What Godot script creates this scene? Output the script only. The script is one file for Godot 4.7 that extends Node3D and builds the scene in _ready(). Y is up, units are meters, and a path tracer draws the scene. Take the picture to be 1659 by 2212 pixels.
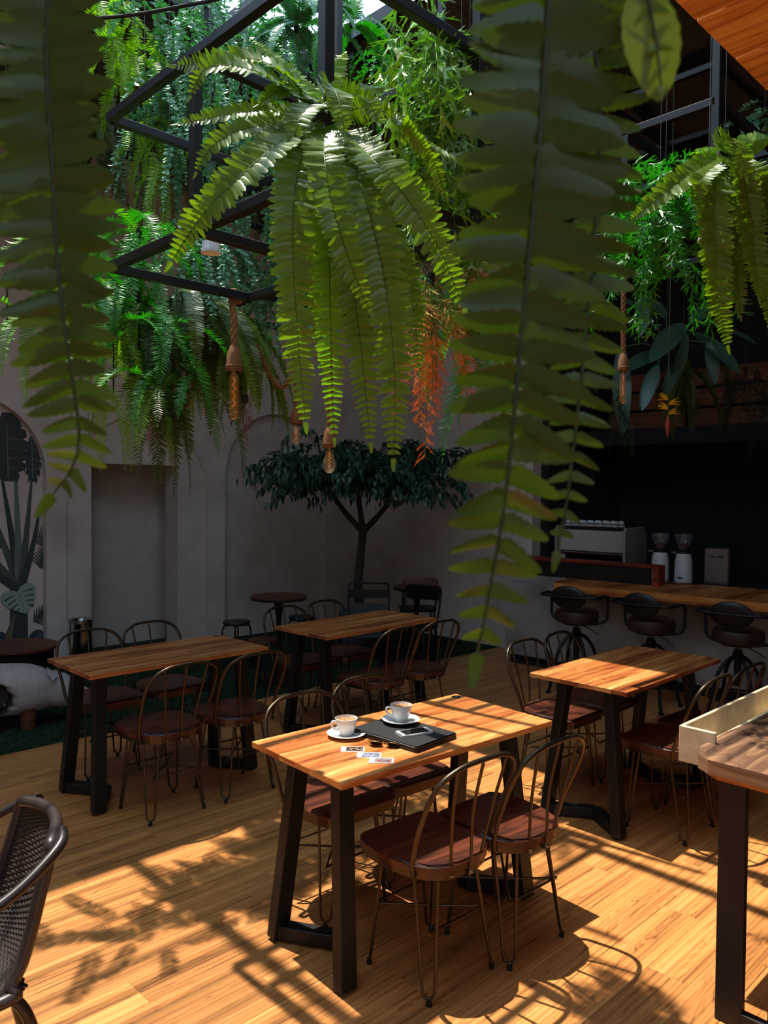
extends Node3D
# A café under a skylight: teak tables, hairpin chairs, a bar, and hanging plants. Metres, y up.
# x runs along the tables' long sides (away to the right), -z runs away to the left.

const EYE := Vector3(0.0, 1.70, 0.0)
const FOCAL := 1686.0
const YAW := 0.774926
const PITCH := -0.027
const ROLL := 0.0089
const ROOF := 5.0
const SUN := Vector3(0.04, -1.0, 0.293)

var rng := RandomNumberGenerator.new()
var used := {}
var M := {}
var axis_f: Vector3
var axis_r: Vector3
var axis_u: Vector3

# ---------------------------------------------------------------- mesh builder
class MB:
	var v := PackedVector3Array()
	var n := PackedVector3Array()
	var t := PackedVector2Array()
	var c := PackedColorArray()
	var k := PackedInt32Array()
	var tint := Color.WHITE
	var made: ArrayMesh

	func _face(p: PackedVector3Array, u: PackedVector2Array) -> void:
		var b := v.size()
		var nn := Vector3.ZERO
		for i in range(1, p.size() - 1):
			nn += (p[i + 1] - p[0]).cross(p[i] - p[0])
		nn = nn.normalized()
		for i in p.size():
			v.append(p[i]); n.append(nn); t.append(u[i]); c.append(tint)
		for i in range(1, p.size() - 1):
			k.append(b); k.append(b + i); k.append(b + i + 1)

	func poly(p: PackedVector3Array, out: Vector3) -> void:
		# flat face turned towards out; texture coordinates in metres
		var nn := Vector3.ZERO
		for i in range(1, p.size() - 1):
			nn += (p[i + 1] - p[0]).cross(p[i] - p[0])
		if nn.dot(out) < 0.0:
			p = p.duplicate(); p.reverse()
		var a := nn.abs()
		var u := PackedVector2Array()
		for q in p:
			if a.y >= a.x and a.y >= a.z: u.append(Vector2(q.x, q.z))
			elif a.z >= a.x: u.append(Vector2(q.x, q.y))
			else: u.append(Vector2(q.z, q.y))
		_face(p, u)

	func box(at: Vector3, size: Vector3, ch := 0.0, basis := Basis()) -> MB:
		var h := size / 2.0
		ch = minf(ch, minf(h.x, minf(h.y, h.z)) * 0.9)
		var part := MB.new()
		part.tint = tint
		for ax in 3:
			var b := (ax + 1) % 3
			var d := (ax + 2) % 3
			for s in [-1.0, 1.0]:
				var p := PackedVector3Array()
				for q in [[-1.0, -1.0], [1.0, -1.0], [1.0, 1.0], [-1.0, 1.0]]:
					var w := Vector3.ZERO
					w[ax] = s * h[ax]; w[b] = q[0] * (h[b] - ch); w[d] = q[1] * (h[d] - ch)
					p.append(w)
				var o := Vector3.ZERO
				o[ax] = s
				part.poly(p, o)
		if ch > 0.0:
			for ax in 3:
				var b := (ax + 1) % 3
				var d := (ax + 2) % 3
				for s in [-1.0, 1.0]:
					for q in [-1.0, 1.0]:
						var p := PackedVector3Array()
						for e in [-1.0, 1.0]:
							var w := Vector3.ZERO
							w[ax] = e * (h[ax] - ch); w[b] = s * h[b]; w[d] = q * (h[d] - ch)
							p.append(w)
						for e in [1.0, -1.0]:
							var w := Vector3.ZERO
							w[ax] = e * (h[ax] - ch); w[b] = s * (h[b] - ch); w[d] = q * h[d]
							p.append(w)
						var o := Vector3.ZERO
						o[b] = s; o[d] = q
						part.poly(p, o)
			for sx in [-1.0, 1.0]:
				for sy in [-1.0, 1.0]:
					for sz in [-1.0, 1.0]:
						var p := PackedVector3Array([Vector3(sx * h.x, sy * (h.y - ch), sz * (h.z - ch)), Vector3(sx * (h.x - ch), sy * h.y, sz * (h.z - ch)), Vector3(sx * (h.x - ch), sy * (h.y - ch), sz * h.z)])
						part.poly(p, Vector3(sx, sy, sz))
		return add(part, Transform3D(basis, at))

	func bar(a: Vector3, b: Vector3, w: float, h: float, ch := 0.0, side := Vector3.ZERO) -> MB:
		# a square bar from a to b; w lies along side
		var z := (b - a).normalized()
		var x := side if side != Vector3.ZERO else (Vector3.UP.cross(z) if absf(z.y) < 0.95 else Vector3.RIGHT)
		x = (x - z * x.dot(z)).normalized()
		return box((a + b) / 2.0, Vector3(w, h, a.distance_to(b)), ch, Basis(x, z.cross(x), z))

	func grid(p: PackedVector3Array, w: int, wrap := false, u := PackedVector2Array()) -> MB:
		# rows of w points, smooth
		var b := v.size()
		var rows := p.size() / w
		var nn := PackedVector3Array()
		nn.resize(p.size())
		var cols := w if wrap else w - 1
		for r in rows - 1:
			for i in cols:
				var i0 := r * w + i
				var i1 := r * w + (i + 1) % w
				var j0 := i0 + w
				var j1 := i1 + w
				k.append(b + i0); k.append(b + i1); k.append(b + j0)
				k.append(b + i1); k.append(b + j1); k.append(b + j0)
				var f := (p[j0] - p[i0]).cross(p[i1] - p[i0])
				nn[i0] += f; nn[i1] += f; nn[j0] += f
				f = (p[j0] - p[i1]).cross(p[j1] - p[i1])
				nn[i1] += f; nn[j1] += f; nn[j0] += f
		for i in p.size():
			v.append(p[i]); n.append(nn[i].normalized())
			t.append(u[i] if u.size() else Vector2(float(i % w) / maxf(1.0, w - 1.0), float(i / w) / maxf(1.0, rows - 1.0)))
			c.append(tint)
		return self

	func tube(pts: PackedVector3Array, radius, sides := 8, caps := true) -> MB:
		var p := PackedVector3Array()
		var u := PackedVector2Array()
		var x := Vector3.ZERO
		var run := 0.0
		for i in pts.size():
			var d := (pts[mini(i + 1, pts.size() - 1)] - pts[maxi(i - 1, 0)]).normalized()
			if x == Vector3.ZERO:
				x = d.cross(Vector3.UP if absf(d.y) < 0.9 else Vector3.RIGHT).normalized()
			x = (x - d * x.dot(d)).normalized()
			var y := d.cross(x)
			var r: float = radius[i] if radius is Array or radius is PackedFloat32Array else radius
			if i > 0: run += pts[i].distance_to(pts[i - 1])
			for s in sides:
				var a := TAU * s / sides
				p.append(pts[i] + (x * cos(a) + y * sin(a)) * r)
				u.append(Vector2(float(s) / sides, run))
		var first := v.size()
		grid(p, sides, true, u)
		if caps:
			for e in [0, pts.size() - 1]:
				var ring := PackedVector3Array()
				for s in sides: ring.append(p[e * sides + s])
				poly(ring, pts[0] - pts[1] if e == 0 else pts[e] - pts[e - 1])
		return self

	func lathe(prof: Array, segs := 20, at := Vector3.ZERO, squash := 1.0) -> MB:
		# runs of the profile (radius, height) are smooth up to a sharp bend
		var run := [prof[0]]
		for i in range(1, prof.size()):
			run.append(prof[i])
			var last := i == prof.size() - 1
			if not last:
				var a: Vector2 = prof[i] - prof[i - 1]
				var b: Vector2 = prof[i + 1] - prof[i]
				if absf(a.angle_to(b)) > 0.7: last = true
			if last:
				var p := PackedVector3Array()
				for q in run:
					for s in segs:
						var an := TAU * s / segs
						p.append(at + Vector3(q.x * cos(an), q.y, q.x * sin(an) * squash))
				grid(p, segs, true)
				run = [prof[i]]
		return self

	func extrude(outline: PackedVector2Array, y0: float, y1: float, ch := 0.0, frame := Transform3D()) -> MB:
		# outline in (x, z); a chamfer ch at the upper edge
		var part := MB.new()
		part.tint = tint
		var inner := outline
		if ch > 0.0:
			var got := Geometry2D.offset_polygon(outline, -ch)
			if got.size() == 1: inner = got[0]
		var same := inner.size() == outline.size()
		if not same: inner = outline
		var ys := y1 - (ch if same and ch > 0.0 else 0.0)
		for top in [true, false]:
			var o: PackedVector2Array = inner if top else outline
			var tri := Geometry2D.triangulate_polygon(o)
			for i in range(0, tri.size(), 3):
				var p := PackedVector3Array()
				for j in 3: p.append(Vector3(o[tri[i + j]].x, y1 if top else y0, o[tri[i + j]].y))
				part.poly(p, Vector3.UP if top else Vector3.DOWN)
		var turn := 1.0 if Geometry2D.is_polygon_clockwise(outline) else -1.0
		for i in outline.size():
			var a := outline[i]
			var b := outline[(i + 1) % outline.size()]
			var d := (b - a).normalized()
			var out := Vector3(d.y, 0, -d.x) * -turn
			if a.distance_to(b) < 1e-6: continue
			part.poly(PackedVector3Array([Vector3(a.x, y0, a.y), Vector3(b.x, y0, b.y), Vector3(b.x, ys, b.y), Vector3(a.x, ys, a.y)]), out)
			if ys < y1:
				var e := inner[i]
				var g := inner[(i + 1) % inner.size()]
				part.poly(PackedVector3Array([Vector3(a.x, ys, a.y), Vector3(b.x, ys, b.y), Vector3(g.x, y1, g.y), Vector3(e.x, y1, e.y)]), out + Vector3.UP)
		return add(part, frame)

	func add(o: MB, xf := Transform3D()) -> MB:
		var b := v.size()
		v.append_array(xf * o.v)
		n.append_array(Transform3D(xf.basis.orthonormalized(), Vector3.ZERO) * o.n)
		t.append_array(o.t)
		c.append_array(o.c)
		var q := o.k.duplicate()
		if xf.basis.determinant() < 0.0: q.reverse()
		if b > 0:
			for i in q.size(): q[i] += b
		k.append_array(q)
		return self

	func mesh() -> ArrayMesh:
		if made == null:
			var a := []
			a.resize(Mesh.ARRAY_MAX)
			a[Mesh.ARRAY_VERTEX] = v; a[Mesh.ARRAY_NORMAL] = n; a[Mesh.ARRAY_TEX_UV] = t; a[Mesh.ARRAY_COLOR] = c; a[Mesh.ARRAY_INDEX] = k
			made = ArrayMesh.new()
			made.add_surface_from_arrays(Mesh.PRIMITIVE_TRIANGLES, a)
		return made

# ---------------------------------------------------------------- scene helpers
func numbered(called: String) -> String:
	used[called] = used.get(called, -1) + 1
	return called if used[called] == 0 else "%s_%03d" % [called, used[called]]

func tag(o: Node, label: String, category: String, group := "") -> Node:
	o.set_meta("label", label)
	o.set_meta("category", category)
	if group: o.set_meta("group", group)
	return o

func thing(called: String, label: String, category: String, at := Vector3.ZERO, turn := 0.0, group := "") -> Node3D:
	var o := Node3D.new()
	o.name = numbered(called)
	add_child(o)
	o.position = at
	o.rotation.y = turn
	tag(o, label, category, group)
	return o

func part(parent: Node, called: String, m, mat: Material, at := Transform3D()) -> MeshInstance3D:
	var o := MeshInstance3D.new()
	o.name = called
	o.mesh = m.mesh() if m is MB else m
	o.material_override = mat
	o.transform = at
	parent.add_child(o, true)
	return o

func structure(called: String, m, mat: Material) -> MeshInstance3D:
	var o := part(self, numbered(called), m, mat)
	o.set_meta("kind", "structure")
	return o

func shell(called: String) -> Node3D:
	var o := Node3D.new()
	o.name = numbered(called)
	add_child(o)
	o.set_meta("kind", "structure")
	return o

func copy(o: Node3D, at: Vector3, turn: float, label: String) -> Node3D:
	var called := String(o.name)
	var cut := called.rfind("_")
	if cut > 0 and called.substr(cut + 1).is_valid_int(): called = called.substr(0, cut)
	var r: Node3D = o.duplicate()
	r.name = numbered(called)
	add_child(r)
	r.position = at
	r.rotation.y = turn
	r.set_meta("label", label)
	return r

# where a pixel of the photograph lies: on a level plane, or at a depth
func sight(x: float, y: float) -> Vector3:
	return axis_f + axis_r * (x - 829.5) / FOCAL - axis_u * (y - 1106.0) / FOCAL

func level(x: float, y: float, h := 0.0) -> Vector3:
	var d := sight(x, y)
	return EYE + d * (h - EYE.y) / d.y

func deep(x: float, y: float, depth: float) -> Vector3:
	return EYE + sight(x, y) * depth

func roof_y(x: float) -> float:
	# underside of the roof sheets
	return ROOF if x < 3.84 else ROOF - (x - 3.84) * 0.1852

func curve(pts: Array, steps := 6) -> PackedVector3Array:
	var out := PackedVector3Array()
	for i in pts.size() - 1:
		var a: Vector3 = pts[maxi(i - 1, 0)]
		var b: Vector3 = pts[i]
		var d: Vector3 = pts[i + 1]
		var e: Vector3 = pts[mini(i + 2, pts.size() - 1)]
		for s in steps: out.append(b.cubic_interpolate(d, a, e, float(s) / steps))
	out.append(pts[-1])
	return out

func rounded(w: float, d: float, r: float, seg := 5) -> PackedVector2Array:
	var o := PackedVector2Array()
	for q in [[1, 1, 0], [-1, 1, 1], [-1, -1, 2], [1, -1, 3]]:
		for s in seg + 1:
			var a: float = (q[2] + float(s) / seg) * PI / 2
			o.append(Vector2(q[0] * (w / 2 - r) + cos(a) * r, q[1] * (d / 2 - r) + sin(a) * r))
	return o

# ---------------------------------------------------------------- materials
func mat(col: Color, rough := 0.7, metal := 0.0, spec := 0.5) -> StandardMaterial3D:
	var m := StandardMaterial3D.new()
	m.albedo_color = col
	m.roughness = rough
	m.metallic = metal
	m.metallic_specular = spec
	return m

func noise_tex(size: int, freq: float, ramp: Array, seed_ := 1, oct := 4, kind := FastNoiseLite.TYPE_SIMPLEX_SMOOTH) -> NoiseTexture2D:
	var f := FastNoiseLite.new()
	f.noise_type = kind
	f.seed = seed_
	f.frequency = freq
	f.fractal_octaves = oct
	var x := NoiseTexture2D.new()
	x.width = size
	x.height = size
	x.seamless = true
	x.noise = f
	if ramp.size():
		var g := Gradient.new()
		var off := PackedFloat32Array()
		var cc := PackedColorArray()
		for q in ramp:
			off.append(q[0]); cc.append(q[1])
		g.offsets = off
		g.colors = cc
		x.color_ramp = g
	return x

func mottled(ramp: Array, freq: float, per_metre: float, rough := 0.9, bump := 0.0, seed_ := 3) -> StandardMaterial3D:
	var m := mat(Color.WHITE, rough)
	m.albedo_texture = noise_tex(512, freq, ramp, seed_, 5)
	m.uv1_triplanar = true
	m.uv1_world_triplanar = true
	m.uv1_scale = Vector3.ONE * per_metre
	if bump > 0.0:
		m.heightmap_enabled = true
		m.heightmap_scale = bump
		m.heightmap_texture = noise_tex(512, freq * 3.0, [], seed_ + 9, 5)
	return m

func wood_image(w: int, h: int, seed_: int, stops: Array, rings: float, line: float, warp: float, fine: float) -> ImageTexture:
	# grain runs along u: slow figure, dark growth lines, fine streaks
	var a := FastNoiseLite.new(); a.seed = seed_; a.frequency = 0.0065; a.fractal_octaves = 3; a.noise_type = FastNoiseLite.TYPE_SIMPLEX_SMOOTH
	var b := FastNoiseLite.new(); b.seed = seed_ + 7; b.frequency = 0.05; b.fractal_octaves = 3; b.noise_type = FastNoiseLite.TYPE_SIMPLEX
	var data := PackedByteArray()
	data.resize(w * h * 3)
	var lut: Array[Color] = []
	for i in 256:
		var x := i / 255.0
		var col: Color = stops[-1][1]
		for s in stops.size() - 1:
			if x <= stops[s + 1][0]:
				col = stops[s][1].lerp(stops[s + 1][1], clampf((x - stops[s][0]) / (stops[s + 1][0] - stops[s][0]), 0.0, 1.0))
				break
		lut.append(col)
	var at := 0
	for y in h:
		for x in w:
			# fold the ends together so that the picture repeats without a seam
			var fx := x / float(w)
			var ang := fx * TAU
			var n1 := a.get_noise_3d(sin(ang) * w * warp * 0.159, y, cos(ang) * w * warp * 0.159)
			var n2 := b.get_noise_3d(sin(ang) * w * 0.004, y * fine, cos(ang) * w * 0.004)
			var ring := n1 * rings + 50.0
			ring -= floorf(ring)
			var dark := maxf(0.0, 1.0 - absf(ring - 0.5) * 9.0) * line
			var val := clampf(0.5 + n1 * 0.45 + n2 * 0.42 + (ring - 0.5) * 0.22 - dark, 0.0, 1.0)
			var col := lut[int(val * 255.0)]
			data[at] = int(col.r * 255.0); data[at + 1] = int(col.g * 255.0); data[at + 2] = int(col.b * 255.0)
			at += 3
	return ImageTexture.create_from_image(Image.create_from_data(w, h, false, Image.FORMAT_RGB8, data))

func wood(tex: Texture2D, metres: Vector2, rough: float, tone := Color.WHITE, bump := 0.02) -> StandardMaterial3D:
	var m := mat(tone, rough)
	m.albedo_texture = tex
	m.uv1_scale = Vector3(1.0 / metres.x, 1.0 / metres.y, 1.0)
	if bump > 0.0:
		m.heightmap_enabled = true
		m.heightmap_texture = tex
		m.heightmap_scale = bump
	return m

func leafy(col: Color, through: Color, rough := 0.45) -> StandardMaterial3D:
	var m := mat(col, rough)
	m.vertex_color_use_as_albedo = true
	m.backlight_enabled = true
	m.backlight = through
	m.cull_mode = BaseMaterial3D.CULL_DISABLED
	return m

# ---------------------------------------------------------------- furniture
func make_chair(label: String, at: Vector3, turn: float) -> Node3D:
	# front towards -z
	var o := thing("hairpin_chair", label, "chair", at, turn, "hairpin chairs at the teak tables")
	var seat := PackedVector2Array()
	for q in [[-0.15, -0.215], [-0.176, -0.19], [-0.192, -0.14], [-0.198, -0.07], [-0.196, 0.0], [-0.182, 0.07], [-0.15, 0.13], [-0.105, 0.165], [-0.05, 0.182]]: seat.append(Vector2(q[0], q[1]))
	for i in range(8, -1, -1): seat.append(Vector2(-seat[i].x, seat[i].y))
	var s := MB.new()
	s.extrude(seat, 0.427, 0.458, 0.009)
	part(o, "seat", s, M.seat_wood)
	var rim := PackedVector2Array()
	for q in seat: rim.append(q * 0.965)
	part(o, "seat_frame", MB.new().extrude(rim, 0.404, 0.4265), M.bronze)
	var half := [Vector3(-0.172, 0.405, 0.085), Vector3(-0.190, 0.45, 0.098), Vector3(-0.200, 0.54, 0.125), Vector3(-0.209, 0.63, 0.163), Vector3(-0.205, 0.71, 0.196), Vector3(-0.177, 0.768, 0.220), Vector3(-0.12, 0.800, 0.236), Vector3(-0.06, 0.811, 0.243)]
	var hoop := half.duplicate()
	for i in range(7, -1, -1): hoop.append(half[i] * Vector3(-1, 1, 1))
	part(o, "back_hoop", MB.new().tube(curve(hoop, 4), 0.0092, 9), M.bronze)
	for i in 3:
		var x := (i - 1) * 0.088
		var z := 0.168 - absf(x) * 0.25
		part(o, "spindle", MB.new().tube(curve([Vector3(x * 0.8, 0.398, z + 0.012), Vector3(x * 0.85, 0.45, z + 0.02), Vector3(x * 1.15, 0.62, 0.195), Vector3(x * 1.4, 0.798, 0.238)], 3), 0.0058, 7), M.bronze)
		part(o, "bolt", MB.new().lathe([Vector2(0.0, -0.004), Vector2(0.008, -0.004), Vector2(0.008, 0.002), Vector2(0.005, 0.006), Vector2(0.0, 0.007)], 8), M.bolt, Transform3D(Basis(Vector3.RIGHT, PI / 2), Vector3(x * 0.8, 0.412, z + 0.02)))
	for sx in [-1.0, 1.0]:
		for sz in [-1.0, 1.0]:
			var tang := Vector3(sx, 0, -sz).normalized()
			var foot := Vector3(sx * 0.158, 0.0, sz * 0.152 + 0.0)
			var top := Vector3(sx * 0.118, 0.41, sz * 0.108 - 0.015)
			var lean := (top - foot).normalized()
			var pts := [top - tang * 0.042, foot + lean * 0.20 - tang * 0.029, foot + lean * 0.055 - tang * 0.0215, foot + lean * 0.030 - tang * 0.014, foot + lean * 0.022, foot + lean * 0.030 + tang * 0.014, foot + lean * 0.055 + tang * 0.0215, foot + lean * 0.20 + tang * 0.029, top + tang * 0.042]
			var leg := part(o, "leg", MB.new().tube(curve(pts, 3), 0.0056, 7), M.bronze)
			part(leg, "foot_cap", MB.new().lathe([Vector2(0.0, 0.0), Vector2(0.009, 0.0), Vector2(0.0105, 0.008), Vector2(0.007, 0.022), Vector2(0.0, 0.024)], 9, foot), M.rubber)
	var y := 0.225
	for d in [1.0, -1.0]:
		part(o, "stretcher", MB.new().tube(PackedVector3Array([Vector3(-0.142 * d, y, -0.135), Vector3(0.0, y - 0.004, 0.0), Vector3(0.142 * d, y, 0.135)]), 0.0045, 6), M.bronze)
	for d in [1.0, -1.0]:
		part(o, "stretcher", MB.new().tube(PackedVector3Array([Vector3(-0.142, y + 0.005, 0.135 * d), Vector3(0.142, y + 0.005, 0.135 * d)]), 0.0045, 6), M.bronze)
	return o

func make_table(label: String, at: Vector3, turn: float, tones: Array) -> Node3D:
	var o := thing("teak_table", label, "table", at, turn, "teak tables with black steel legs")
	var top := Node3D.new()
	top.name = "tabletop"
	o.add_child(top)
	var wide := [0.10, 0.085, 0.105, 0.08, 0.10, 0.085]
	var z := -0.2775
	for i in 6:
		var w: float = wide[i]
		var b := MB.new()
		b.box(Vector3.ZERO, Vector3(1.106, 0.022, w - 0.0007), 0.0012)
		for j in b.t.size(): b.t[j] += Vector2(tones[i] * 0.37, i * 0.131 + tones[i] * 0.23)
		part(top, "board", b, M["teak%d" % (int(tones[i]) % 4)], Transform3D(Basis(), Vector3(0, 0.739, z + w / 2)))
		z += w
	var rail := MB.new()
	for sx in [-1.0, 1.0]:
		rail.box(Vector3(sx * 0.44, 0.7235, 0), Vector3(0.05, 0.008, 0.44))
	part(o, "steel_rail", rail, M.black_steel)
	for sx in [-1.0, 1.0]:
		for sz in [-1.0, 1.0]:
			var foot := Vector3(sx * 0.478, 0.008, sz * 0.208)
			var head := Vector3(sx * 0.437, 0.722, sz * 0.128)
			part(o, "leg", MB.new().bar(foot, head, 0.068, 0.05, 0.003, Vector3.RIGHT), M.black_steel)
		var bend := Vector3(sx * 0.34, 0.034, 0.0)
		for sz in [-1.0, 1.0]:
			part(o, "foot_bar", MB.new().bar(Vector3(sx * 0.478, 0.034, sz * 0.208), bend, 0.058, 0.052, 0.003), M.black_steel)
	var st := part(o, "badge", MB.new().lathe([Vector2(0.0, 0.0), Vector2(0.021, 0.0), Vector2(0.021, 0.0018), Vector2(0.0, 0.0018)], 20), M.dark_paint, Transform3D(Basis(), Vector3(0.51, 0.7502, -0.235)))
	st.set_meta("label", "round dark badge with pale marks")
	for q in [[-0.008, 0.004, 0.008, 0.4], [0.006, -0.003, 0.009, -0.5], [0.002, 0.009, 0.005, 1.2]]:
		part(st, "badge_mark", MB.new().box(Vector3.ZERO, Vector3(q[2], 0.0006, 0.004), 0.0, Basis(Vector3.UP, q[3])), M.pale_print, Transform3D(Basis(), Vector3(q[0], 0.0021, q[1])))
	return o

func make_bar_stool(label: String, at: Vector3, turn: float) -> Node3D:
	# faces +x; the back is towards -x
	var o := thing("bar_stool", label, "bar stool", at, turn, "bar stools along the counter")
	part(o, "seat", MB.new().lathe([Vector2(0, 0.60), Vector2(0.15, 0.60), Vector2(0.175, 0.61), Vector2(0.183, 0.635), Vector2(0.183, 0.675), Vector2(0.172, 0.70), Vector2(0.14, 0.712), Vector2(0, 0.716)], 28), M.brown_leather)
	part(o, "seat_plate", MB.new().lathe([Vector2(0, 0.585), Vector2(0.12, 0.585), Vector2(0.13, 0.60), Vector2(0, 0.60)], 20), M.black_steel)
	var pad := MB.new().lathe([Vector2(0, -0.026), Vector2(0.6, -0.026), Vector2(0.9, -0.018), Vector2(1.0, 0.0), Vector2(0.9, 0.018), Vector2(0.6, 0.026), Vector2(0, 0.028)], 28)
	var back := MB.new()
	var xf := Transform3D(Basis(Vector3(0, 0, 0.155), Vector3(1, 0.12, 0).normalized(), Vector3(-0.012, 0.098, 0)), Vector3(-0.19, 0.83, 0))
	back.v = xf * pad.v; back.k = pad.k; back.t = pad.t; back.c = pad.c
	back.n.resize(pad.n.size())
	var nb := xf.basis.inverse().transposed()
	for i in pad.n.size(): back.n[i] = (nb * pad.n[i]).normalized()
	part(o, "backrest", back, M.black_leather)
	part(o, "back_bar", MB.new().tube(curve([Vector3(-0.225, 0.835, -0.15), Vector3(-0.232, 0.835, 0.0), Vector3(-0.225, 0.835, 0.15)], 4), 0.009, 8), M.black_steel)
	for s in [-1.0, 1.0]:
		part(o, "arm", MB.new().tube(curve([Vector3(-0.222, 0.835, s * 0.13), Vector3(-0.215, 0.84, s * 0.20), Vector3(-0.18, 0.84, s * 0.245), Vector3(-0.06, 0.84, s * 0.25), Vector3(0.02, 0.832, s * 0.25), Vector3(0.05, 0.80, s * 0.25), Vector3(0.05, 0.68, s * 0.248), Vector3(0.045, 0.63, s * 0.235), Vector3(0.03, 0.605, s * 0.19), Vector3(0.0, 0.592, s * 0.11)], 4), 0.0125, 9), M.black_steel)
	part(o, "column", MB.new().lathe([Vector2(0, 0.28), Vector2(0.026, 0.28), Vector2(0.026, 0.50), Vector2(0.04, 0.515), Vector2(0.03, 0.54), Vector2(0.024, 0.555), Vector2(0.0, 0.556)], 14), M.black_steel)
	part(o, "screw_spindle", MB.new().lathe([Vector2(0, 0.55), Vector2(0.011, 0.55), Vector2(0.011, 0.59), Vector2(0, 0.59)], 12), M.brass)
	for i in 4:
		var a := PI / 4 + i * PI / 2
		var d := Vector3(cos(a), 0, sin(a))
		var leg := part(o, "leg", MB.new().tube(curve([d * 0.02 + Vector3.UP * 0.50, d * 0.08 + Vector3.UP * 0.47, d * 0.15 + Vector3.UP * 0.38, d * 0.19 + Vector3.UP * 0.24, d * 0.225 + Vector3.UP * 0.08, d * 0.245 + Vector3.UP * 0.01], 4), 0.0145, 8), M.black_steel)
		part(leg, "foot_cap", MB.new().lathe([Vector2(0, 0), Vector2(0.02, 0), Vector2(0.02, 0.02), Vector2(0, 0.025)], 10, d * 0.246), M.rubber)
	var ring := PackedVector3Array()
	for i in 33: ring.append(Vector3(cos(TAU * i / 32) * 0.215, 0.2, sin(TAU * i / 32) * 0.215))
	part(o, "foot_ring", MB.new().tube(ring, 0.0095, 8), M.black_steel)
	part(o, "lever", MB.new().tube(PackedVector3Array([Vector3(0.0, 0.58, 0.05), Vector3(-0.02, 0.555, 0.13), Vector3(-0.03, 0.515, 0.2)]), 0.004, 6), M.black_steel)
	return o

func make_round_stool(label: String, at: Vector3, h: float, m: Material) -> Node3D:
	var o := thing("round_stool", label, "stool", at, 0.3, "round stools by the far wall")
	part(o, "seat", MB.new().lathe([Vector2(0, h - 0.035), Vector2(0.12, h - 0.035), Vector2(0.13, h - 0.02), Vector2(0.125, h - 0.004), Vector2(0.1, h), Vector2(0, h)], 24), m)
	for i in 4:
		var a := PI / 4 + i * PI / 2
		var d := Vector3(cos(a), 0, sin(a))
		part(o, "leg", MB.new().tube(curve([d * 0.02 + Vector3.UP * (h - 0.042), d * 0.10 + Vector3.UP * (h - 0.045), d * 0.128 + Vector3.UP * (h - 0.075), d * 0.14 + Vector3.UP * h * 0.5, d * 0.152], 4), 0.0085, 7), M.black_steel)
	var ring := PackedVector3Array()
	for i in 25: ring.append(Vector3(cos(TAU * i / 24) * 0.142, h * 0.38, sin(TAU * i / 24) * 0.142))
	part(o, "brace_ring", MB.new().tube(ring, 0.006, 6), M.black_steel)
	return o

func make_bistro_table(label: String, at: Vector3, h: float, r: float, top: Material) -> Node3D:
	var o := thing("bistro_table", label, "table", at)
	part(o, "tabletop", MB.new().lathe([Vector2(0, h - 0.012), Vector2(r, h - 0.012), Vector2(r + 0.004, h - 0.004), Vector2(r, h), Vector2(0, h)], 36), top)
	part(o, "edge_band", MB.new().lathe([Vector2(r - 0.03, h - 0.03), Vector2(r, h - 0.03), Vector2(r, h - 0.012), Vector2(r - 0.03, h - 0.012)], 36), M.black_steel)
	part(o, "column", MB.new().lathe([Vector2(0.0, 0.05), Vector2(0.03, 0.05), Vector2(0.024, 0.2), Vector2(0.02, h * 0.5), Vector2(0.024, h * 0.72), Vector2(0.045, h - 0.05), Vector2(0.07, h - 0.03), Vector2(0, h - 0.03)], 16), M.black_steel)
	part(o, "foot_plate", MB.new().lathe([Vector2(0, 0), Vector2(r * 0.75, 0), Vector2(r * 0.75, 0.012), Vector2(r * 0.3, 0.04), Vector2(0.03, 0.055), Vector2(0, 0.055)], 28), M.black_steel)
	return o

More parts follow.
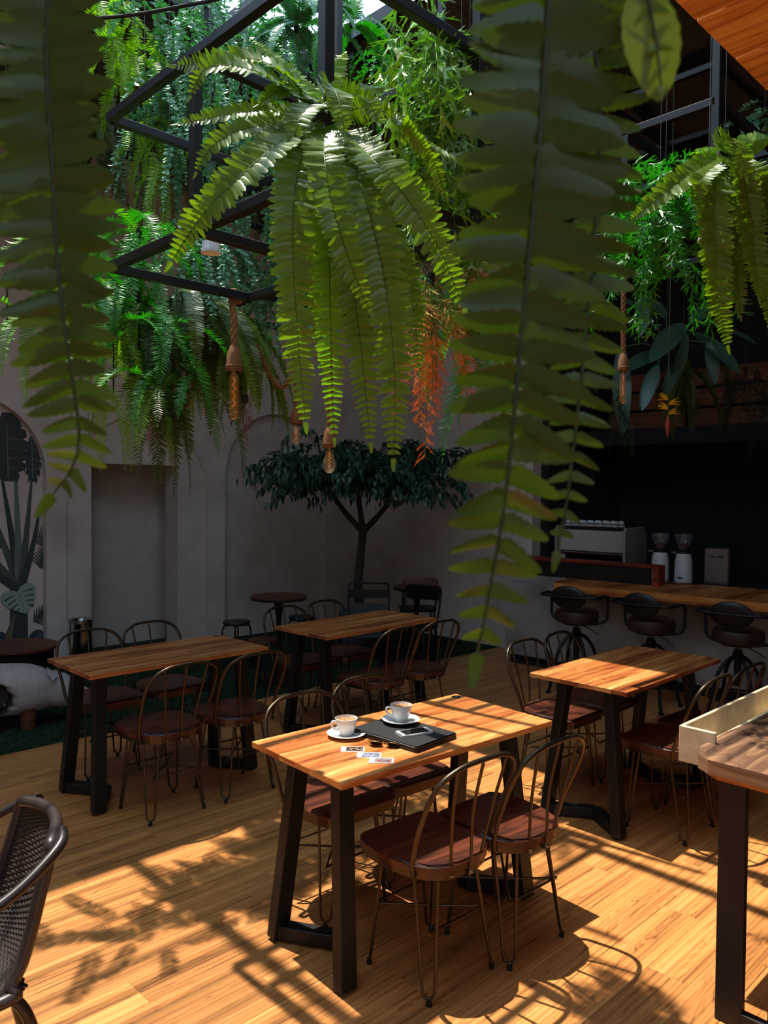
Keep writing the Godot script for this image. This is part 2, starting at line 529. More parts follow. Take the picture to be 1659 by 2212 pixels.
func rattan_chair(at: Vector3, turn: float) -> void:
	# faces -z in its own axes
	var o := thing("rattan_armchair", "brown woven rattan armchair with tubular arms beside the sunlit floor", "chair", at, turn)
	# woven shell: seat that curves up into the back, strands with gaps
	var sec := curve([Vector3(0, 0.425, -0.22), Vector3(0, 0.415, -0.08), Vector3(0, 0.41, 0.08), Vector3(0, 0.43, 0.165), Vector3(0, 0.50, 0.215), Vector3(0, 0.62, 0.252), Vector3(0, 0.74, 0.285), Vector3(0, 0.775, 0.293)], 7)
	var wide := func(i: int) -> float:
		var f := i / float(sec.size() - 1)
		return 0.20 + 0.02 * sin(f * PI) if f < 0.45 else lerpf(0.21, 0.165, (f - 0.45) / 0.55)
	var dish := func(i: int, s: float) -> Vector3:
		var f := i / float(sec.size() - 1)
		var w: float = wide.call(i)
		var p := sec[i] + Vector3(s * w, 0, 0)
		var b := s * s
		if f < 0.45: p.y += 0.012 * b
		else: p.z -= 0.045 * b
		return p
	var across := MB.new()
	for i in range(1, sec.size() - 1):
		for half in 2:
			var pts := PackedVector3Array()
			for j in 23:
				var s := -1.0 + j / 11.0
				var a: Vector3 = dish.call(i, s)
				var bb: Vector3 = dish.call(mini(i + 1, sec.size() - 1), s)
				var q := a.lerp(bb, half * 0.5)
				var side := 1.0 if (j + half) % 2 == 0 else -1.0
				pts.append(q + (Vector3.UP if i < 22 else Vector3.BACK) * 0.0035 * side)
			across.tube(pts, 0.0042, 5, false)
	part(o, "weave", across, M.rattan)
	var along := MB.new()
	for j in 23:
		var pts := PackedVector3Array()
		for i in sec.size(): pts.append(dish.call(i, -1.0 + j / 11.0))
		along.tube(pts, 0.0032, 5, false)
	part(o, "weave_stake", along, M.rattan)
	var edge := []
	for i in range(0, sec.size(), 4): edge.append(dish.call(i, -1.0))
	for j in range(1, 8): edge.append((dish.call(sec.size() - 1, -1.0 + j / 4.0) as Vector3) + Vector3(0, 0.012 * (1 - pow(-1.0 + j / 4.0, 2)), 0))
	for i in range(sec.size() - 1, -1, -4): edge.append(dish.call(i, 1.0))
	part(o, "shell_rim", MB.new().tube(curve(edge, 4), 0.017, 10), M.rattan_bind)
	part(o, "seat_rim", MB.new().tube(curve([Vector3(-0.2, 0.425, -0.22), Vector3(-0.1, 0.425, -0.245), Vector3(0.1, 0.425, -0.245), Vector3(0.2, 0.425, -0.22)], 4), 0.017, 10), M.rattan_bind)
	for s in [-1.0, 1.0]:
		part(o, "armrest", MB.new().tube(curve([Vector3(s * 0.13, 0.785, 0.285), Vector3(s * 0.19, 0.765, 0.26), Vector3(s * 0.245, 0.70, 0.14), Vector3(s * 0.265, 0.655, 0.0), Vector3(s * 0.265, 0.63, -0.16), Vector3(s * 0.26, 0.60, -0.225), Vector3(s * 0.25, 0.52, -0.25), Vector3(s * 0.245, 0.30, -0.255), Vector3(s * 0.24, 0.0, -0.265)], 5), 0.0145, 10), M.rattan_tube)
		part(o, "rear_leg", MB.new().tube(curve([Vector3(s * 0.20, 0.44, 0.12), Vector3(s * 0.215, 0.40, 0.165), Vector3(s * 0.225, 0.30, 0.20), Vector3(s * 0.235, 0.0, 0.27)], 5), 0.0145, 10), M.rattan_tube)

# ---------------------------------------------------------------- plants
func leaf(l: float, w: float, seg: int, shape: String, fold := 0.15, curl := 0.1, teeth := 0.0) -> MB:
	# along +x, upper side +y
	var p := PackedVector3Array()
	for i in seg + 1:
		var s := i / float(seg)
		var h := 0.0
		match shape:
			"fern": h = minf(1.0, 0.5 + s * 5.0) * (1.0 - 0.42 * s) * pow(1.0 - pow(s, 3.5), 0.5)
			"needle": h = pow(sin(PI * clampf(s * 0.9 + 0.1, 0.0, 1.0)), 0.7) * (1.0 - 0.4 * s)
			"oval": h = pow(sin(PI * clampf(s * 0.97 + 0.015, 0.0, 1.0)), 0.75)
			"pointed": h = sin(PI * pow(s, 0.75)) * (1.0 - 0.25 * s)
			"blade": h = pow(sin(PI * clampf(s * 0.96 + 0.03, 0.0, 1.0)), 0.6) * (1.0 - 0.15 * s)
		if s > 0.999: h = 0.0
		h *= w * 0.5
		if teeth > 0.0 and i > 0 and i < seg: h *= 1.0 + teeth * (1.0 if i % 2 == 0 else -1.0)
		var y := -curl * l * s * s
		p.append(Vector3(s * l, y + h * fold * 2.0, -h))
		p.append(Vector3(s * l, y, 0))
		p.append(Vector3(s * l, y + h * fold * 2.0, h))
	return MB.new().grid(p, 3)

func along(pts: PackedVector3Array, s: float) -> Array:
	# point and direction at the share s of the length
	var total := 0.0
	for i in pts.size() - 1: total += pts[i].distance_to(pts[i + 1])
	var left := s * total
	for i in pts.size() - 1:
		var d := pts[i].distance_to(pts[i + 1])
		if left <= d or i == pts.size() - 2:
			return [pts[i].lerp(pts[i + 1], left / maxf(d, 1e-6)), (pts[i + 1] - pts[i]).normalized()]
		left -= d
	return [pts[-1], Vector3.DOWN]

func frond_spots(pts: PackedVector3Array, wide: Vector3, pairs: int, long: float, ahead: float, droop: float, jit: float, first := 0.06, roll := 0.0) -> Array:
	# a transform for each leaflet, a pair at a time, and one at the tip
	var out := []
	for i in pairs:
		var s := first + (1.0 - first) * i / float(pairs)
		var q := along(pts, s)
		var d: Vector3 = q[1]
		var w := (wide - d * wide.dot(d)).normalized()
		var nn := w.cross(d)
		var prof := minf(1.0, 0.6 + s * 3.0) * pow(clampf(1.0 - pow(s, 3.2), 0.0, 1.0), 0.55)
		prof = maxf(prof, 0.26)
		for side in [-1.0, 1.0]:
			var a := ahead + rng.randf_range(-jit, jit) + s * 0.25
			var x: Vector3 = (w * side * cos(a) + d * sin(a)).normalized()
			var dr := droop + rng.randf_range(-jit, jit)
			x = (x * cos(dr) - nn * sin(dr)).normalized()
			var y := (nn - x * nn.dot(x)).normalized().rotated(x, side * roll + rng.randf_range(-jit, jit) * 1.6)
			var size := prof * long * rng.randf_range(0.94, 1.06)
			out.append([Transform3D(Basis(x, y, x.cross(y)).scaled_local(Vector3(size, size, maxf(size, long * 0.5))), q[0]), s])
	var e := along(pts, 1.0)
	var d: Vector3 = e[1]
	var w := (wide - d * wide.dot(d)).normalized()
	var size := long * 0.5
	out.append([Transform3D(Basis(d, w.cross(d), d.cross(w.cross(d))).scaled_local(Vector3(size, size, size)), e[0]), 1.0])
	return out

func stem(pts: PackedVector3Array, r: float, sides := 5) -> MB:
	var rr := []
	for i in pts.size(): rr.append(lerpf(r, r * 0.35, i / float(pts.size() - 1)))
	return MB.new().tube(pts, rr, sides)

func frond(pts: PackedVector3Array, wide: Vector3, pairs: int, long: float, leaves: Array, ahead := 0.12, droop := 0.1, jit := 0.08, r := 0.0016, col := Color.WHITE, roll := 0.0) -> MB:
	var o := MB.new()
	o.tint = Color(0.5, 0.42, 0.25) * col
	o.add(stem(pts, r))
	for i in o.c.size(): o.c[i] = Color(0.55, 0.5, 0.3)
	for q in frond_spots(pts, wide, pairs, long, ahead, droop, jit, 0.06, roll):
		var b := o.c.size()
		o.add(leaves[rng.randi() % leaves.size()], q[0])
		var tone := col * rng.randf_range(0.88, 1.1)
		tone.a = 1.0
		for i in range(b, o.c.size()): o.c[i] = tone
	return o

func bow(l: float, e0: float, e1: float, power := 0.8, sway := 0.0, n := 14) -> PackedVector3Array:
	# leaves the origin towards +z at elevation e0 and ends at e1
	var p := PackedVector3Array([Vector3.ZERO])
	for i in n:
		var s := (i + 0.5) / n
		var e := deg_to_rad(lerpf(e0, e1, pow(s, power)))
		var yaw := sway * s
		p.append(p[-1] + Vector3(sin(yaw) * cos(e), sin(e), cos(yaw) * cos(e)) * l / n)
	return p

func antler(l: float) -> MB:
	# a flat leaf that widens and forks
	var o := MB.new()
	var strip := func(a: Vector3, b: Vector3, w0: float, w1: float, lift: float) -> void:
		var d := (b - a).normalized()
		var s := Vector3(-d.z, 0, d.x)
		var m := a.lerp(b, 0.5) + Vector3(0, lift, 0)
		o.grid(PackedVector3Array([a - s * w0, a + s * w0, m - s * (w0 + w1) * 0.5, m + s * (w0 + w1) * 0.5, b - s * w1, b + s * w1]), 2)
	var a := Vector3(0, 0, 0)
	var b := Vector3(l * 0.45, -0.03 * l, 0)
	strip.call(a, b, l * 0.035, l * 0.085, 0.04 * l)
	for s in [-1.0, 1.0]:
		var m := Vector3(l * 0.68, -0.08 * l, s * l * 0.15)
		strip.call(b + Vector3(-0.02 * l, 0, s * l * 0.025), m, l * 0.06, l * 0.055, 0.0)
		strip.call(m, Vector3(l * 1.0, -0.2 * l, s * l * 0.14), l * 0.045, l * 0.008, 0.01 * l)
		strip.call(m, Vector3(l * 0.88, -0.1 * l, s * l * 0.34), l * 0.045, l * 0.008, 0.01 * l)
	return o

func spray(l: float, col0: Color, col1: Color, needles: int, size: float) -> MB:
	# a plume of fine twigs dyed from col0 to col1
	var o := MB.new()
	var pts := bow(l, rng.randf_range(-50, -65), -88, 0.6, rng.randf_range(-0.4, 0.4), 10)
	var nd := leaf(1.0, 0.13, 2, "needle", 0.1, 0.1)
	o.add(stem(pts, 0.0022, 4))
	for i in o.c.size(): o.c[i] = col0 * Color(0.5, 0.45, 0.35)
	for i in needles:
		var s := 0.08 + 0.92 * i / float(needles)
		var q := along(pts, s)
		var d: Vector3 = q[1]
		var a := rng.randf() * TAU
		var x := d.cross(Vector3.RIGHT.rotated(Vector3.UP, a) + Vector3(0.01, 0, 0.02)).normalized()
		var out := (x * 0.9 + d * rng.randf_range(0.5, 1.1)).normalized()
		var tone := col0.lerp(col1, smoothstep(0.15, 0.75, s + rng.randf_range(-0.1, 0.1))) * rng.randf_range(0.8, 1.15)
		tone.a = 1.0
		var twig := size * rng.randf_range(0.6, 1.1) * (1.0 - 0.45 * s)
		for j in 5:
			var y := out.cross(d + Vector3(0.02, 0.01, 0)).normalized()
			var dir := (out + (y * rng.randf_range(-0.8, 0.8)) + (d * rng.randf_range(-0.2, 0.7))).normalized()
			var z := dir.cross(y).normalized()
			var b := o.c.size()
			o.add(nd, Transform3D(Basis(dir, z.cross(dir), z).scaled_local(Vector3.ONE * twig * 0.6), q[0] + out * twig * j * 0.17))
			for m in range(b, o.c.size()): o.c[m] = tone
	return o

var K := {}

func make_strands() -> void:
	var fl := [leaf(1.0, 0.42, 9, "fern", 0.14, 0.05, 0.08), leaf(1.0, 0.40, 9, "fern", 0.2, 0.14, 0.10), leaf(0.95, 0.44, 9, "fern", 0.08, -0.06, 0.08)]
	K.fern_leaves = fl
	var nl := [leaf(1.0, 0.22, 3, "needle", 0.1, 0.12), leaf(1.0, 0.24, 3, "needle", 0.15, 0.3)]
	var el := [leaf(1.0, 0.52, 5, "oval", 0.12, 0.12), leaf(0.9, 0.56, 5, "oval", 0.18, 0.25), leaf(1.1, 0.5, 5, "oval", 0.06, 0.0)]
	# arching fronds for rosettes, and hanging ones
	K.boston = []
	for q in [[0.50, 55, -60, 0.9], [0.58, 40, -80, 0.8], [0.62, 20, -86, 0.6], [0.55, 65, -50, 1.1], [0.66, 5, -88, 0.5], [0.48, 75, -20, 1.2]]:
		K.boston.append(frond(bow(q[0], q[1], q[2], q[3], rng.randf_range(-0.3, 0.3)), Vector3.RIGHT, 42, 0.05, fl, 0.12, 0.1, 0.1, 0.0016, Color.WHITE, 0.4).mesh())
	K.boston_hang = []
	for q in [[0.55, 10, -88, 0.35], [0.62, 30, -88, 0.4], [0.48, -20, -88, 0.4]]:
		K.boston_hang.append(frond(bow(q[0], q[1], q[2], q[3], rng.randf_range(-0.3, 0.3)), Vector3.RIGHT, 44, 0.046, fl, 0.12, 0.1, 0.1, 0.0016, Color.WHITE, 0.4).mesh())
	K.needle = []
	for q in [[0.42, 30, -86, 0.45], [0.50, 0, -88, 0.4], [0.36, -20, -86, 0.5], [0.46, 50, -80, 0.6], [0.55, -30, -89, 0.3]]:
		K.needle.append(frond(bow(q[0], q[1], q[2], q[3], rng.randf_range(-0.5, 0.5)), Vector3.RIGHT, 32, 0.056, nl, 0.42, 0.1, 0.14, 0.0014).mesh())
	K.eucalyptus = []
	for q in [[0.62, 20, -88, 0.35], [0.75, 0, -88, 0.3], [0.5, 40, -85, 0.5], [0.85, -20, -89, 0.3]]:
		K.eucalyptus.append(frond(bow(q[0], q[1], q[2], q[3], rng.randf_range(-0.6, 0.6)), Vector3.RIGHT, int(q[0] * 44), 0.042, el, 0.5, 0.1, 0.5, 0.0013).mesh())
	K.staghorn = []
	var an := antler(1.0)
	for q in [[0.55, -35, -88, 0.3], [0.65, -50, -89, 0.3], [0.45, -10, -86, 0.35]]:
		for col in [0, 1]:
			var o := MB.new()
			var pts := bow(q[0], q[1], q[2], q[3], rng.randf_range(-0.6, 0.6))
			o.add(stem(pts, 0.0016))
			for i in 15:
				var s := 0.05 + 0.93 * i / 14.0
				var at := along(pts, s)
				var d: Vector3 = at[1]
				var x := d.rotated(d.cross(Vector3(sin(i * 2.4), 0.1, cos(i * 2.4))).normalized(), -rng.randf_range(0.5, 1.1)).normalized()
				var y := x.cross(Vector3(rng.randf_range(-1, 1), 0.2, rng.randf_range(-1, 1))).normalized()
				var b := o.c.size()
				o.add(an, Transform3D(Basis(x, y, x.cross(y)).scaled_local(Vector3.ONE * rng.randf_range(0.10, 0.15)), at[0]))
				var tone := Color(1, 1, 1) * rng.randf_range(0.85, 1.1)
				if col == 1 and s > 0.35: tone = Color(4.0, 0.95, 0.25) * rng.randf_range(0.8, 1.05)
				tone.a = 1.0
				for m in range(b, o.c.size()): o.c[m] = tone
			K.staghorn.append(o.mesh())
	K.forked = []
	for q in [[0.34, 40, -75, 0.6], [0.45, 10, -86, 0.5], [0.52, 0, -88, 0.4]]:
		var o := MB.new()
		var pts := bow(q[0], q[1], q[2], q[3], rng.randf_range(-0.6, 0.6))
		o.add(stem(pts, 0.0014))
		for i in 34:
			var s := 0.05 + 0.95 * i / 34.0
			var at := along(pts, s)
			var d: Vector3 = at[1]
			var x := d.rotated(d.cross(Vector3(sin(i * 2.4), 0.1, cos(i * 2.4))).normalized(), -rng.randf_range(0.4, 1.1)).normalized()
			var y := x.cross(Vector3(rng.randf_range(-1, 1), 0.2, rng.randf_range(-1, 1))).normalized()
			o.add(an, Transform3D(Basis(x, y, x.cross(y)).scaled_local(Vector3.ONE * rng.randf_range(0.045, 0.07)), at[0]))
		K.forked.append(o.mesh())
	K.coral = []
	for q in [[0.46, Color(0.12, 0.36, 0.06), Color(0.85, 0.20, 0.015)], [0.54, Color(0.14, 0.36, 0.06), Color(0.82, 0.16, 0.012)], [0.40, Color(0.45, 0.36, 0.05), Color(0.80, 0.15, 0.012)]]:
		K.coral.append(spray(q[0], q[1], q[2], 46, 0.075).mesh())
	K.fine = []
	for q in [0.36, 0.44, 0.5]:
		K.fine.append(spray(q, Color(0.09, 0.22, 0.05), Color(0.10, 0.24, 0.06), 40, 0.06).mesh())
	K.russet = []
	for q in [0.3, 0.36]:
		K.russet.append(spray(q, Color(0.25, 0.10, 0.04), Color(0.30, 0.05, 0.03), 36, 0.05).mesh())

func hanging_plant(called: String, label: String, category: String, kind: String, piece: String, m: Material, crown: Vector3, count: int, reach: Vector3, size := 1.0, wire_top := ROOF, rosette := false, seed_ := 1, face := 99.0) -> Node3D:
	# pieces start anywhere in the box of half size reach round the crown and hang outwards
	rng.seed = seed_ * 7919 + 13
	var o := thing(called, label, category, crown, 0.0, "plants hanging under the skylight")
	var kinds: Array = K[kind]
	for i in count:
		var yaw := i * 2.39996 + rng.randf_range(-0.3, 0.3)
		if face < 50.0: yaw = face + rng.randf_range(-1.3, 1.3)
		var p := Vector3(rng.randf_range(-1, 1), rng.randf_range(-1, 1), rng.randf_range(-1, 1)) * reach
		if rosette: p *= 0.3
		# lower pieces hang further out towards the light
		else: p.z = p.z * 0.5 - p.y * 0.5
		var sc := size * rng.randf_range(0.82, 1.12)
		part(o, piece, kinds[rng.randi() % kinds.size()], m, Transform3D(Basis(Vector3.UP, yaw).rotated(Vector3(cos(yaw), 0, -sin(yaw)), rng.randf_range(-0.2, 0.2)).scaled(Vector3.ONE * sc), p))
	var core := MB.new().lathe([Vector2(0, -0.03), Vector2(0.012, -0.025), Vector2(0.016, 0.0), Vector2(0.012, 0.018), Vector2(0, 0.022)], 10)
	part(o, "basket", core, M.moss)
	if reach.y > 0.08 or reach.x > 0.08:
		# the twine that the pieces are tied along
		part(o, "twine", MB.new().tube(PackedVector3Array([Vector3(0, 0.02, 0), Vector3(0, -reach.y, 0)]), 0.004, 5), M.moss)
	wire_top = minf(wire_top, roof_y(crown.x))
	if wire_top > crown.y:
		part(o, "hanging_wire", MB.new().tube(PackedVector3Array([Vector3(0, 0.02, 0), Vector3(0, wire_top - crown.y, 0)]), 0.0012, 4), M.wire)
	return o

func photo_frond(parent: Node, spots: Array, wide: Vector3, pairs: int, long: float, m: Material, ms: Material, split := false, ahead := 0.1, r := 0.0018) -> void:
	# a frond through points given as pixel and depth
	var c := []
	for q in spots: c.append(deep(q[0], q[1], q[2]) - (parent as Node3D).position)
	var pts := curve(c, 6)
	if not split:
		part(parent, "frond", frond(pts, wide, int(pairs * 1.15), long, K.fern_leaves, ahead, 0.12, 0.13, r, Color.WHITE, 0.42), m)
		return
	var st := part(parent, "frond", stem(pts, r, 8), ms)
	for q in frond_spots(pts, wide, pairs, long, ahead, 0.16, 0.16, 0.03, 0.3):
		part(st, "leaflet", K.broad_leaves[rng.randi() % K.broad_leaves.size()], m, q[0])

# ---------------------------------------------------------------- the place
func _ready() -> void:
	rng.seed = 4711
	axis_f = Vector3(sin(YAW) * cos(PITCH), sin(PITCH), -cos(YAW) * cos(PITCH))
	var up0 := Vector3.UP * cos(PITCH) - Vector3(sin(YAW), 0, -cos(YAW)) * sin(PITCH)
	var rt := Vector3(cos(YAW), 0, sin(YAW))
	axis_r = rt * cos(ROLL) + up0 * sin(ROLL)
	axis_u = up0 * cos(ROLL) - rt * sin(ROLL)
	var cam := Camera3D.new()
	cam.name = "camera"
	cam.fov = rad_to_deg(2.0 * atan(1106.0 / FOCAL))
	cam.near = 0.02
	cam.far = 100.0
	cam.transform = Transform3D(Basis(axis_r, axis_u, -axis_f), EYE)
	var lens := CameraAttributesPhysical.new()
	lens.frustum_focal_length = 12.0 * FOCAL / 1106.0
	lens.exposure_aperture = 5.6
	lens.frustum_focus_distance = 3.6
	lens.exposure_multiplier = 1.0
	cam.attributes = lens
	add_child(cam)
	cam.current = true
	cam.fov = rad_to_deg(2.0 * atan(1106.0 / FOCAL))
	var env := Environment.new()
	var sky := ProceduralSkyMaterial.new()
	sky.sky_top_color = Color(0.72, 0.84, 0.97)
	sky.sky_horizon_color = Color(0.93, 0.96, 0.98)
	sky.ground_bottom_color = Color(0.5, 0.5, 0.48)
	sky.ground_horizon_color = Color(0.8, 0.82, 0.82)
	sky.sky_energy_multiplier = 1.0
	env.sky = Sky.new()
	env.sky.sky_material = sky
	env.background_mode = Environment.BG_SKY
	env.background_energy_multiplier = 4.2
	env.tonemap_mode = Environment.TONE_MAPPER_LINEAR
	env.tonemap_exposure = 1.0
	env.sdfgi_enabled = true
	env.ssao_enabled = true
	env.ssil_enabled = true
	var around := WorldEnvironment.new()
	around.name = "surroundings"
	around.environment = env
	add_child(around)
	var sun := DirectionalLight3D.new()
	sun.name = "sun"
	sun.light_color = Color(1.0, 0.965, 0.90)
	sun.light_energy = 3.15
	sun.light_angular_distance = 0.55
	sun.shadow_enabled = true
	sun.sky_mode = DirectionalLight3D.SKY_MODE_LIGHT_ONLY
	add_child(sun)
	sun.look_at_from_position(Vector3.ZERO, SUN, Vector3.RIGHT)

	make_materials()
	make_strands()
	build_room()
	build_roof()
	build_frames()
	build_furniture()
	build_bar()
	build_far_corner()
	build_table_things()
	build_slab_table()
	build_plants()
	build_pendants()

func make_materials() -> void:
	var floor_tex := wood_image(1024, 512, 11, [[0.0, Color(0.45, 0.26, 0.12)], [0.25, Color(0.64, 0.42, 0.22)], [0.5, Color(0.75, 0.49, 0.255)], [0.75, Color(0.79, 0.535, 0.295)], [1.0, Color(0.83, 0.585, 0.345)]], 9.0, 0.26, 0.12, 1.4)
	for i in 3:
		var f: float = [0.94, 1.0, 1.05][i]
		M["floor%d" % i] = wood(floor_tex, Vector2(2.1, 0.62), 0.42, Color(f, f, f), 0.012)
	var teak := wood_image(1024, 256, 23, [[0.0, Color(0.44, 0.22, 0.10)], [0.3, Color(0.65, 0.37, 0.18)], [0.55, Color(0.77, 0.49, 0.26)], [0.8, Color(0.85, 0.59, 0.35)], [1.0, Color(0.92, 0.70, 0.46)]], 5.0, 0.2, 0.10, 0.4)
	var tint := [Color(1.0, 0.97, 0.92), Color(0.92, 0.86, 0.80), Color(1.0, 1.0, 0.97), Color(0.86, 0.78, 0.70)]
	for i in 4: M["teak%d" % i] = wood(teak, Vector2(1.3, 0.36), 0.4, tint[i], 0.008)
	var dark := wood_image(512, 256, 31, [[0.0, Color(0.16, 0.07, 0.04)], [0.5, Color(0.34, 0.16, 0.09)], [1.0, Color(0.47, 0.24, 0.14)]], 4.0, 0.2, 0.12, 0.8)
	M.seat_wood = wood(dark, Vector2(0.6, 0.4), 0.38, Color(1, 1, 1), 0.006)
	M.walnut = wood(dark, Vector2(0.9, 0.6), 0.5, Color(1.1, 1.0, 0.9), 0.008)
	M.soffit_wood = wood(wood_image(512, 256, 91, [[0.0, Color(0.55, 0.28, 0.10)], [0.4, Color(0.84, 0.52, 0.22)], [0.7, Color(0.93, 0.63, 0.30)], [1.0, Color(0.96, 0.72, 0.40)]], 7.0, 0.28, 0.12, 0.8), Vector2(0.9, 0.4), 0.5, Color(1.0, 1.0, 1.0), 0.02)
	var slab := wood_image(1024, 512, 47, [[0.0, Color(0.22, 0.14, 0.10)], [0.4, Color(0.43, 0.31, 0.23)], [0.7, Color(0.58, 0.44, 0.33)], [1.0, Color(0.68, 0.53, 0.40)]], 4.0, 0.15, 0.10, 0.9)
	M.slab_wood = wood(slab, Vector2(1.6, 1.0), 0.45, Color(1, 1, 1), 0.01)
	M.sapwood = wood(teak, Vector2(1.3, 0.36), 0.5, Color(1.0, 0.95, 0.75), 0.0)
	M.counter_wood = wood(teak, Vector2(1.6, 0.5), 0.5, Color(1.0, 0.94, 0.82), 0.006)
	M.bronze = mat(Color(0.33, 0.28, 0.22), 0.36, 0.85)
	M.bolt = mat(Color(0.6, 0.58, 0.55), 0.3, 1.0)
	M.brass = mat(Color(0.65, 0.5, 0.3), 0.35, 1.0)
	M.rubber = mat(Color(0.05, 0.05, 0.05), 0.8)
	M.black_steel = mat(Color(0.075, 0.075, 0.078), 0.5, 0.2)
	M.frame_steel = mat(Color(0.085, 0.085, 0.09), 0.45, 0.2)
	M.dark_paint = mat(Color(0.07, 0.06, 0.06), 0.4)
	M.pale_print = mat(Color(0.85, 0.82, 0.76), 0.6)
	M.brown_leather = mottled([[0.0, Color(0.17, 0.10, 0.07)], [1.0, Color(0.27, 0.16, 0.10)]], 0.02, 3.0, 0.5, 0.05, 5)
	M.black_leather = mat(Color(0.055, 0.055, 0.06), 0.42)
	M.rattan = mat(Color(0.19, 0.15, 0.14), 0.45)
	M.rattan_bind = mat(Color(0.20, 0.16, 0.155), 0.38)
	M.rattan_tube = mat(Color(0.20, 0.17, 0.165), 0.35, 0.3)
	M.plaster = mottled([[0.0, Color(0.72, 0.65, 0.60)], [0.45, Color(0.82, 0.755, 0.705)], [0.6, Color(0.79, 0.73, 0.685)], [1.0, Color(0.87, 0.81, 0.76)]], 0.006, 0.28, 0.92, 0.12, 17)
	M.bar_plaster = mottled([[0.0, Color(0.46, 0.42, 0.39)], [0.5, Color(0.60, 0.56, 0.52)], [1.0, Color(0.68, 0.64, 0.60)]], 0.008, 0.45, 0.9, 0.1, 27)
	M.dark_wall = mat(Color(0.10, 0.11, 0.11), 0.9)
	M.turf = mottled([[0.0, Color(0.06, 0.12, 0.05)], [0.5, Color(0.10, 0.20, 0.08)], [1.0, Color(0.15, 0.27, 0.11)]], 0.06, 1.4, 0.95, 0.5, 37)
	M.sheet = mat(Color(0.34, 0.30, 0.28), 0.55, 0.1)
	M.glass = mat(Color(0.95, 0.98, 1.0, 0.06), 0.03)
	M.glass.transparency = BaseMaterial3D.TRANSPARENCY_ALPHA
	M.bulb_glass = mat(Color(1.0, 0.86, 0.6, 0.12), 0.04)
	M.bulb_glass.transparency = BaseMaterial3D.TRANSPARENCY_ALPHA
	M.amber_glass = mat(Color(0.80, 0.52, 0.10, 0.20), 0.04)
	M.amber_glass.transparency = BaseMaterial3D.TRANSPARENCY_ALPHA
	M.filament = mat(Color(1.0, 0.6, 0.25), 0.5)
	M.filament.emission_enabled = true
	M.filament.emission = Color(1.0, 0.55, 0.2)
	M.filament.emission_energy_multiplier = 0.6
	M.rope = mottled([[0.0, Color(0.45, 0.29, 0.16)], [1.0, Color(0.70, 0.49, 0.30)]], 0.08, 8.0, 0.95, 0.4, 41)
	M.wire = mat(Color(0.34, 0.34, 0.33), 0.5, 0.6)
	M.moss = mat(Color(0.14, 0.13, 0.07), 0.95)
	M.porcelain = mat(Color(0.88, 0.88, 0.87), 0.18)
	M.coffee = mottled([[0.0, Color(0.42, 0.22, 0.10)], [0.5, Color(0.60, 0.34, 0.16)], [0.62, Color(0.86, 0.68, 0.48)], [1.0, Color(0.92, 0.78, 0.6)]], 0.02, 9.0, 0.35, 0.0, 55)
	M.black_cover = mottled([[0.0, Color(0.05, 0.05, 0.055)], [1.0, Color(0.09, 0.09, 0.095)]], 0.2, 10.0, 0.55, 0.06, 61)
	M.white_plastic = mat(Color(0.86, 0.86, 0.87), 0.3)
	M.screen = mat(Color(0.03, 0.03, 0.035), 0.08)
	M.gold = mat(Color(0.83, 0.66, 0.38), 0.25, 1.0)
	M.dark_lens = mat(Color(0.04, 0.035, 0.03), 0.06)
	M.card = mat(Color(0.90, 0.90, 0.93), 0.5)
	M.steel = mat(Color(0.62, 0.62, 0.62), 0.28, 1.0)
	M.chrome = mat(Color(0.75, 0.75, 0.76), 0.08, 1.0)
	M.machine_white = mat(Color(0.62, 0.60, 0.58), 0.4)
	M.cream_wood = mottled([[0.0, Color(0.78, 0.70, 0.56)], [1.0, Color(0.88, 0.82, 0.70)]], 0.02, 1.2, 0.6, 0.02, 71)
	M.cherry = wood(dark, Vector2(0.9, 0.6), 0.45, Color(1.5, 0.95, 0.6), 0.0)
	M.stone = mottled([[0.0, Color(0.60, 0.56, 0.54)], [0.5, Color(0.66, 0.62, 0.60)], [1.0, Color(0.71, 0.67, 0.65)]], 0.02, 1.5, 0.9, 0.06, 81)
	M.pot = mottled([[0.0, Color(0.24, 0.25, 0.27)], [1.0, Color(0.34, 0.35, 0.37)]], 0.02, 1.5, 0.8, 0.05, 83)
	M.bark = mottled([[0.0, Color(0.13, 0.10, 0.08)], [1.0, Color(0.27, 0.22, 0.17)]], 0.04, 2.0, 0.95, 0.6, 87)
	M.crate = wood(teak, Vector2(1.3, 0.36), 0.8, Color(0.52, 0.45, 0.42), 0.01)
	# foliage
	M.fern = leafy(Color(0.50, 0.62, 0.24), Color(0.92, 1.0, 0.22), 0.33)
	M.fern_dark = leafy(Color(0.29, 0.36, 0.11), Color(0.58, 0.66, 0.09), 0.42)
	M.leaf_gold = leafy(Color(0.45, 0.51, 0.11), Color(0.95, 0.95, 0.12), 0.55)
	M.fern_stem = leafy(Color(0.22, 0.27, 0.12), Color(0.1, 0.12, 0.03), 0.6)
	M.bright = leafy(Color(0.44, 0.66, 0.20), Color(0.68, 0.95, 0.16), 0.4)
	M.lime = leafy(Color(0.58, 0.72, 0.22), Color(0.8, 1.0, 0.2), 0.42)
	M.emerald = leafy(Color(0.29, 0.58, 0.20), Color(0.42, 0.85, 0.15), 0.4)
	M.bluegreen = leafy(Color(0.38, 0.57, 0.42), Color(0.35, 0.65, 0.30), 0.34)
	M.antler = leafy(Color(0.50, 0.66, 0.28), Color(0.55, 0.75, 0.2), 0.38)
	M.dyed = leafy(Color(1, 1, 1), Color(0.7, 0.7, 0.7), 0.6)
	M.ficus = leafy(Color(0.16, 0.32, 0.22), Color(0.12, 0.25, 0.1), 0.35)
	M.big_leaf = leafy(Color(0.20, 0.32, 0.24), Color(0.14, 0.25, 0.1), 0.32)
